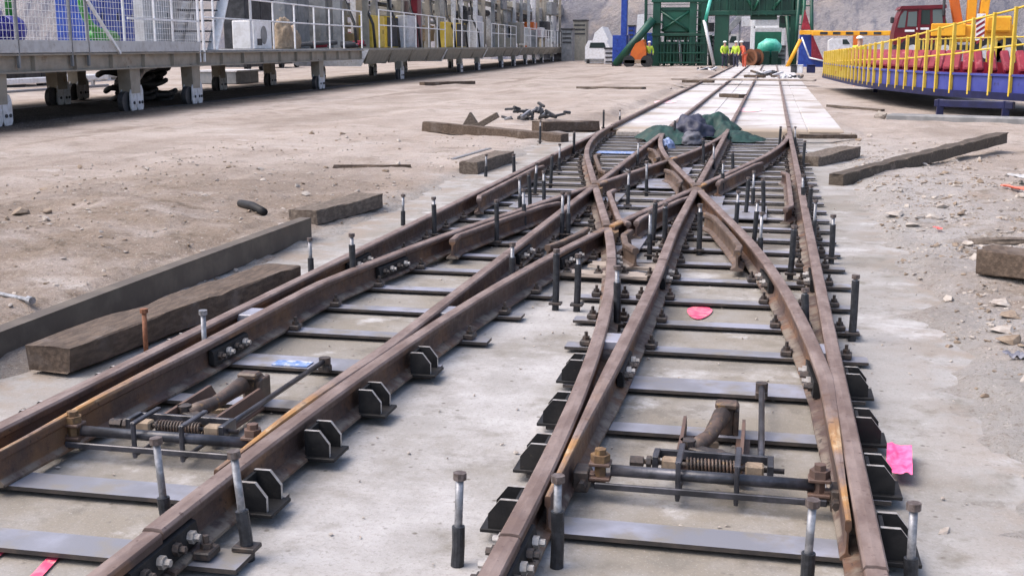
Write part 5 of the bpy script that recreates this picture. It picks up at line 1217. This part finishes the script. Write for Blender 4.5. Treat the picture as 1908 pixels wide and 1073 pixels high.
bp(o, 'body', [(1090, 118), (1090, 88), (1096, 76), (1130, 76), (1136, 88), (1138, 118)], Y, 4, m_white); bp(o, 'rear_window', [(1098, 90), (1100, 80), (1126, 80), (1129, 90)], Y-.02, .02, m_glass); bb(o, 'bumper', (1089, 110, 1139, 115), Y-.1, .1, m_greyp)
for x in (1096, 1131): p = AY(x, 118, Y)-o.location; MB().box((p.x, p.y+.1, .2), (.25, .6, .42), bev=.08).build('wheel', m_black, o)
o = bthing('spoil_heap', 'white sloping sheet over a heap beyond the gantry end', 'sheet', 1120, 108); bp(o, 'cover', [(1092, 120), (1108, 62), (1122, 50), (1136, 80), (1142, 120)], 108, 4, m_white)
cl = [(1046, 1066, 56, 118, 118, m_greyp, 'grey machine housing beyond the far gantry'), (1068, 1092, 40, 118, 122, m_beiged, 'olive tank tower beyond the far gantry'), (1146, 1158, 72, 120, 96, m_offwhite, 'pale crate stack left of the blue post'),
      (1170, 1182, 50, 120, 97, m_blue, 'blue machine tower behind the orange loader'), (1320, 1331, 70, 122, 92, m_greyp, 'grey box stack beside the portal leg'), (1360, 1372, 92, 122, 95, m_dark, 'dark machine block inside the portal'), (1448, 1464, 88, 124, 94, m_greyp, 'grey pump block right of the mint drum'),
      (1126, 1146, 92, 120, 94, m_palegrey, 'pale machine block before the white heap')]
for x0, x1, y0, y1, Y, mt, lab in cl:
    o = bthing('machine_block', lab, 'machine', (x0+x1)/2, Y); bb(o, 'housing', (x0, y0, x1, y1), Y, 1.5, mt); bb(o, 'cap', (x0-1, y0-3, x1+1, y0), Y-.1, 1.7, m_dark)
    for k in range(3): bb(o, 'vent', (x0+2, y0+6+k*8, x1-2, y0+9+k*8), Y-.04, .05, m_dark, 0)
# inside the portal
o = bthing('steel_goalpost', 'white steel frame standing inside the green portal', 'frame', 1402, 97); bb(o, 'upright', (1398, 34, 1406, 118), 97, .4, m_white); bb(o, 'beam', (1404, 49, 1462, 54), 97, .3, m_white); bb(o, 'head_box', (1382, 32, 1400, 50), 97.2, .6, m_palegrey); bb(o, 'upright', (1456, 34, 1462, 118), 97, .4, m_palegrey)
o = bthing('shed', 'pale panel shed behind the white frame in the portal', 'shed', 1430, 102); bb(o, 'wall', (1406, 32, 1456, 60), 102, .6, m_offwhite, 0); bb(o, 'lower_wall', (1406, 60, 1460, 118), 102, .6, m_greenl, 0); bb(o, 'roof', (1404, 28, 1460, 33), 101.8, 1.2, m_palegrey)
o = bthing('mixer_drum', 'mint green mixer drum standing inside the portal', 'mixer', 1435, 93)
p = AY(1435, 95, 93)-o.location; MB().path([(p.x-.75, .3, p.z-.2), (p.x-.55, .2, p.z), (p.x-.1, .1, p.z+.2), (p.x+.35, 0, p.z+.25), (p.x+.75, -.1, p.z+.15)], [.35, .62, .75, .62, .3], 20).build('drum', m_mint, o, smooth=True)
bb(o, 'cradle', (1418, 108, 1456, 122), 92.5, 1.4, m_greend); 
for x in (1428, 1444): bb(o, 'tank', (x-7, 96, x+6, 122), 91.5, .8, m_greend)
o = bthing('cable_drum', 'reddish brown round cable drum at the portal end of the track', 'cable drum', 1404, 88.5); p = AY(1404, 112, 88.5)-o.location
for dx in (-.35, .35): MB().tube((p.x+dx, 0, .66), (p.x+dx+.06, 0, .66), .62, 24).build('flange', m_rustbolt, o)
MB().tube((p.x-.35, 0, .66), (p.x+.35, 0, .66), .42, 20).build('cable', m_brownbar, o); o.rotation_euler.z = .9
o = bthing('conveyor', 'dark sloping conveyor seen through the left opening of the portal', 'conveyor', 1375, 104)
P0, P1 = AY(1352, 62, 104)-o.location, AY(1384, 28, 104)-o.location; MB().bar(P0, P1, .5, .5, .02).build('belt_frame', m_greyp, o); bb(o, 'leg', (1358, 55, 1361, 118), 104, .2, m_greyp); bb(o, 'leg', (1376, 40, 1379, 118), 104, .2, m_greyp)
o = bthing('truck', 'white and blue truck standing inside the portal', 'truck', 1374, 100); bp(o, 'cab', [(1356, 112), (1356, 72), (1362, 64), (1376, 64), (1376, 112)], 100, 2.2, m_offwhite); bb(o, 'load_bed', (1376, 78, 1396, 112), 100, 2.2, m_navy); bp(o, 'windscreen', [(1358, 80), (1363, 68), (1372, 68), (1372, 80)], 99.97, .02, m_glass)
for x in (1362, 1388): p = AY(x, 115, 100)-o.location; MB().tube((p.x, p.y-.03, .45), (p.x, p.y+.3, .45), .45, 14).build('wheel', m_black, o)
o = bthing('silo', 'grey drum stack between the left tower and the portal leg', 'drum stack', 1323, 94)
for k in range(4): p = AY(1323, 112-k*20, 94)-o.location; MB().tube((p.x, 0, p.z-.32), (p.x, 0, p.z+.36), .33, 14).build('drum', [m_palegrey, m_greyp, m_white, m_dark][k], o, smooth=False)
o = bthing('red_hopper', 'red pointed hopper between green masts at the right of the portal', 'hopper', 1501, 84)
bp(o, 'cone', [(1493, 56), (1500, 18), (1511, 56)], 84, 1.0, m_red); bp(o, 'side_panel', [(1512, 60), (1522, 84), (1534, 112), (1512, 112)], 84.5, .4, m_red); bp(o, 'blue_body', [(1486, 132), (1491, 66), (1512, 66), (1535, 116), (1535, 132)], 85, 1.2, m_blue)
bt(o, 'yellow_arm', (1466, 126), (1492, 74), 83.6, .13, m_yelmach); bb(o, 'yellow_beam', (1490, 57, 1534, 65), 83.6, .3, m_yelmach)
bt(o, 'white_pipe', (1494, 70), (1508, 108), 83.5, .05, m_white); bt(o, 'white_pipe', (1508, 108), (1534, 114), 83.5, .05, m_white)
for k, (x0, x1, mt, lab) in enumerate(((1484, 1494, m_white, 'white sack by the right foot of the portal'), (1474, 1483, m_dark, 'black box by the right foot of the portal'), (1504, 1517, m_navyst, 'navy block right of the portal foot'))):
    p = G((x0+x1)/2, 139, .0); o = thing('site_box', lab, 'box', (p.x, p.y, 0)); w_ = (x1-x0)/30; MB().box((0, 0, .22), (w_, .5, .5), bev=.05).build('box_body', mt, o); MB().box((0, 0, .48), (w_+.04, .54, .04)).build('lid', mt, o)
for k, (x, y, lab) in enumerate(((1318, 133, 'pile of pale scrap by the track left of the portal'), (1470, 150, 'scrap heap right of the far tracks'), (1425, 146, 'dark scrap between the far rails'))):
    p = G(x, y, 0); o = thing('scrap_heap', lab, 'scrap', (p.x, p.y, .0 if k < 2 else .1))
    for i in range(9): a = rc.uniform(0, PI); q = Vector((rc.gauss(0, .35), rc.gauss(0, .5), .12)); dv = Vector((math.cos(a), math.sin(a), .2))*rc.uniform(.2, .6); MB().bar(q-dv, q+dv, .1, .09, .01).build('piece', [m_palegrey, m_timber, m_dark][(i+k) % 3], o)

# ------------------------------------------------------------------ people
def skin_obj(name, verts, edges, radii, mat, parent):
    me = bpy.data.meshes.new(name); me.from_pydata(verts, edges, []); o = bpy.data.objects.new(name, me); C.objects.link(o); o.parent = parent
    m = o.modifiers.new('skin', 'SKIN'); 
    if not me.skin_vertices: 
        bm = bmesh.new(); bm.from_mesh(me); bm.verts.layers.skin.verify(); bm.to_mesh(me); bm.free()
    for i, r_ in enumerate(radii): me.skin_vertices[0].data[i].radius = (r_, r_)
    me.skin_vertices[0].data[0].use_root = True
    s2 = o.modifiers.new('sub', 'SUBSURF'); s2.levels = 1; s2.render_levels = 1
    dg = bpy.context.evaluated_depsgraph_get(); me2 = bpy.data.meshes.new_from_object(o.evaluated_get(dg)); o.modifiers.clear(); o.data = me2
    me2.materials.clear(); me2.materials.append(mat); me2.shade_smooth(); return o
def person(loc, rz, label, vest, sc=1.0, pose='stand', hat=m_hat, trous=m_trous):
    t = thing('person', label, 'person', loc, rz); t.scale = (sc, sc, sc)
    if pose == 'sit':
        hipz = .95; knee = [(-.11, -.42, .92), (.11, -.42, .92)]; foot = [(-.11, -.45, .46), (.11, -.45, .46)]; toe = [(-.11, -.6, .44), (.11, -.6, .44)]; ln = 0
    else:
        hipz = .93; knee = [(-.1, -.03, .5), (.12, -.0, .5)]; foot = [(-.12, .02, .08), (.14, .03, .08)]; toe = [(-.13, -.16, .04), (.16, -.14, .04)]; ln = {'lean': -.22}.get(pose, 0)
    hip = (0, 0, hipz); ch = (0, ln*.6, hipz+.38); nk = (0, ln, hipz+.55); hd = (0, ln*1.15-.02, hipz+.70); tp = (0, ln*1.2, hipz+.80)
    arms = [[(-.2, ln*.9, hipz+.48), (-.27, ln-.04, hipz+.2), (-.22, ln-.22, hipz+.05), (-.2, ln-.29, hipz+.0)], [(.2, ln*.9, hipz+.48), (.28, ln, hipz+.2), (.26, ln-.12, hipz-.02), (.25, ln-.16, hipz-.09)]]
    V = [hip, (0, ln*.3, hipz+.18), ch, nk, hd, tp]; E = [(0, 1), (1, 2), (2, 3), (3, 4), (4, 5)]; Rr = [.13, .125, .145, .06, .1, .07]
    for s_ in (0, 1):
        b = len(V); V += [((-.1, .1)[s_], 0, hipz-.06), knee[s_], foot[s_], toe[s_]]; E += [(0, b), (b, b+1), (b+1, b+2), (b+2, b+3)]; Rr += [.1, .065, .045, .045]
    for a in arms:
        b = len(V); V += a; E += [(2, b), (b, b+1), (b+1, b+2), (b+2, b+3)]; Rr += [.07, .05, .04, .035]
    skin_obj('body', V, E, Rr, m_skin, t)
    skin_obj('jacket', [(0, 0, hipz-.06), (0, ln*.3, hipz+.18), ch, (0, ln*.9, hipz+.5)] + arms[0][:3] + arms[1][:3], [(0, 1), (1, 2), (2, 3), (2, 4), (4, 5), (5, 6), (2, 7), (7, 8), (8, 9)], [.17, .15, .17, .1, .09, .068, .055, .09, .068, .055], vest, t)
    skin_obj('trousers', [(0, 0, hipz+.02)] + [((-.1, .1)[0], 0, hipz-.06), knee[0], foot[0], ((.1), 0, hipz-.06), knee[1], foot[1]], [(0, 1), (1, 2), (2, 3), (0, 4), (4, 5), (5, 6)], [.145, .115, .08, .065, .115, .08, .065], trous, t)
    m = MB(); n = 14
    rings = [(.135, .02), (.128, .05), (.1, .1), (.05, .125)]; c0 = Vector((tp[0], tp[1], tp[2]-.04)); vs = [c0+Vector((r_*math.cos(2*PI*i/n), r_*1.15*math.sin(2*PI*i/n), z)) for r_, z in rings for i in range(n)]
    m.add(vs, [(k*n+i, k*n+(i+1) % n, (k+1)*n+(i+1) % n, (k+1)*n+i) for k in range(3) for i in range(n)]+[tuple(range(3*n, 4*n)), tuple(range(n))[::-1]]); m.build('helmet', hat, t, smooth=True)
    return t
def ppl(px, py, *a, **k):
    p = G(px, py, 0); return person((p.x, p.y, 0), *a, **k)
ppl(1349, 127.5, .4, 'left worker in yellow hi-vis jacket standing before the dark green portal leg', m_hivis)
ppl(1370, 128, -.5, 'second worker in yellow hi-vis jacket right beside the first at the portal', m_hivis)
ppl(1386, 128, -1.0, 'worker in orange jacket leaning towards the cable drum', m_orangecloth, pose='lean', trous=m_orangecloth)
ppl(1209, 126, .2, 'worker in pale yellow vest between the orange loader and the green tower', m_hivis)
p = AY(1601, 96, 44); person((p.x, 44, 0), .2, 'worker in yellow vest behind the far end of the yellow posts', m_hivis)
p = AY(1747, 60, YC+.75); person((p.x, YC+.75, p.z-.95), .3, 'operator in green vest sitting inside the red crane cab', M('green_vest', lin(90, 190, 70), rough=.8), pose='sit')
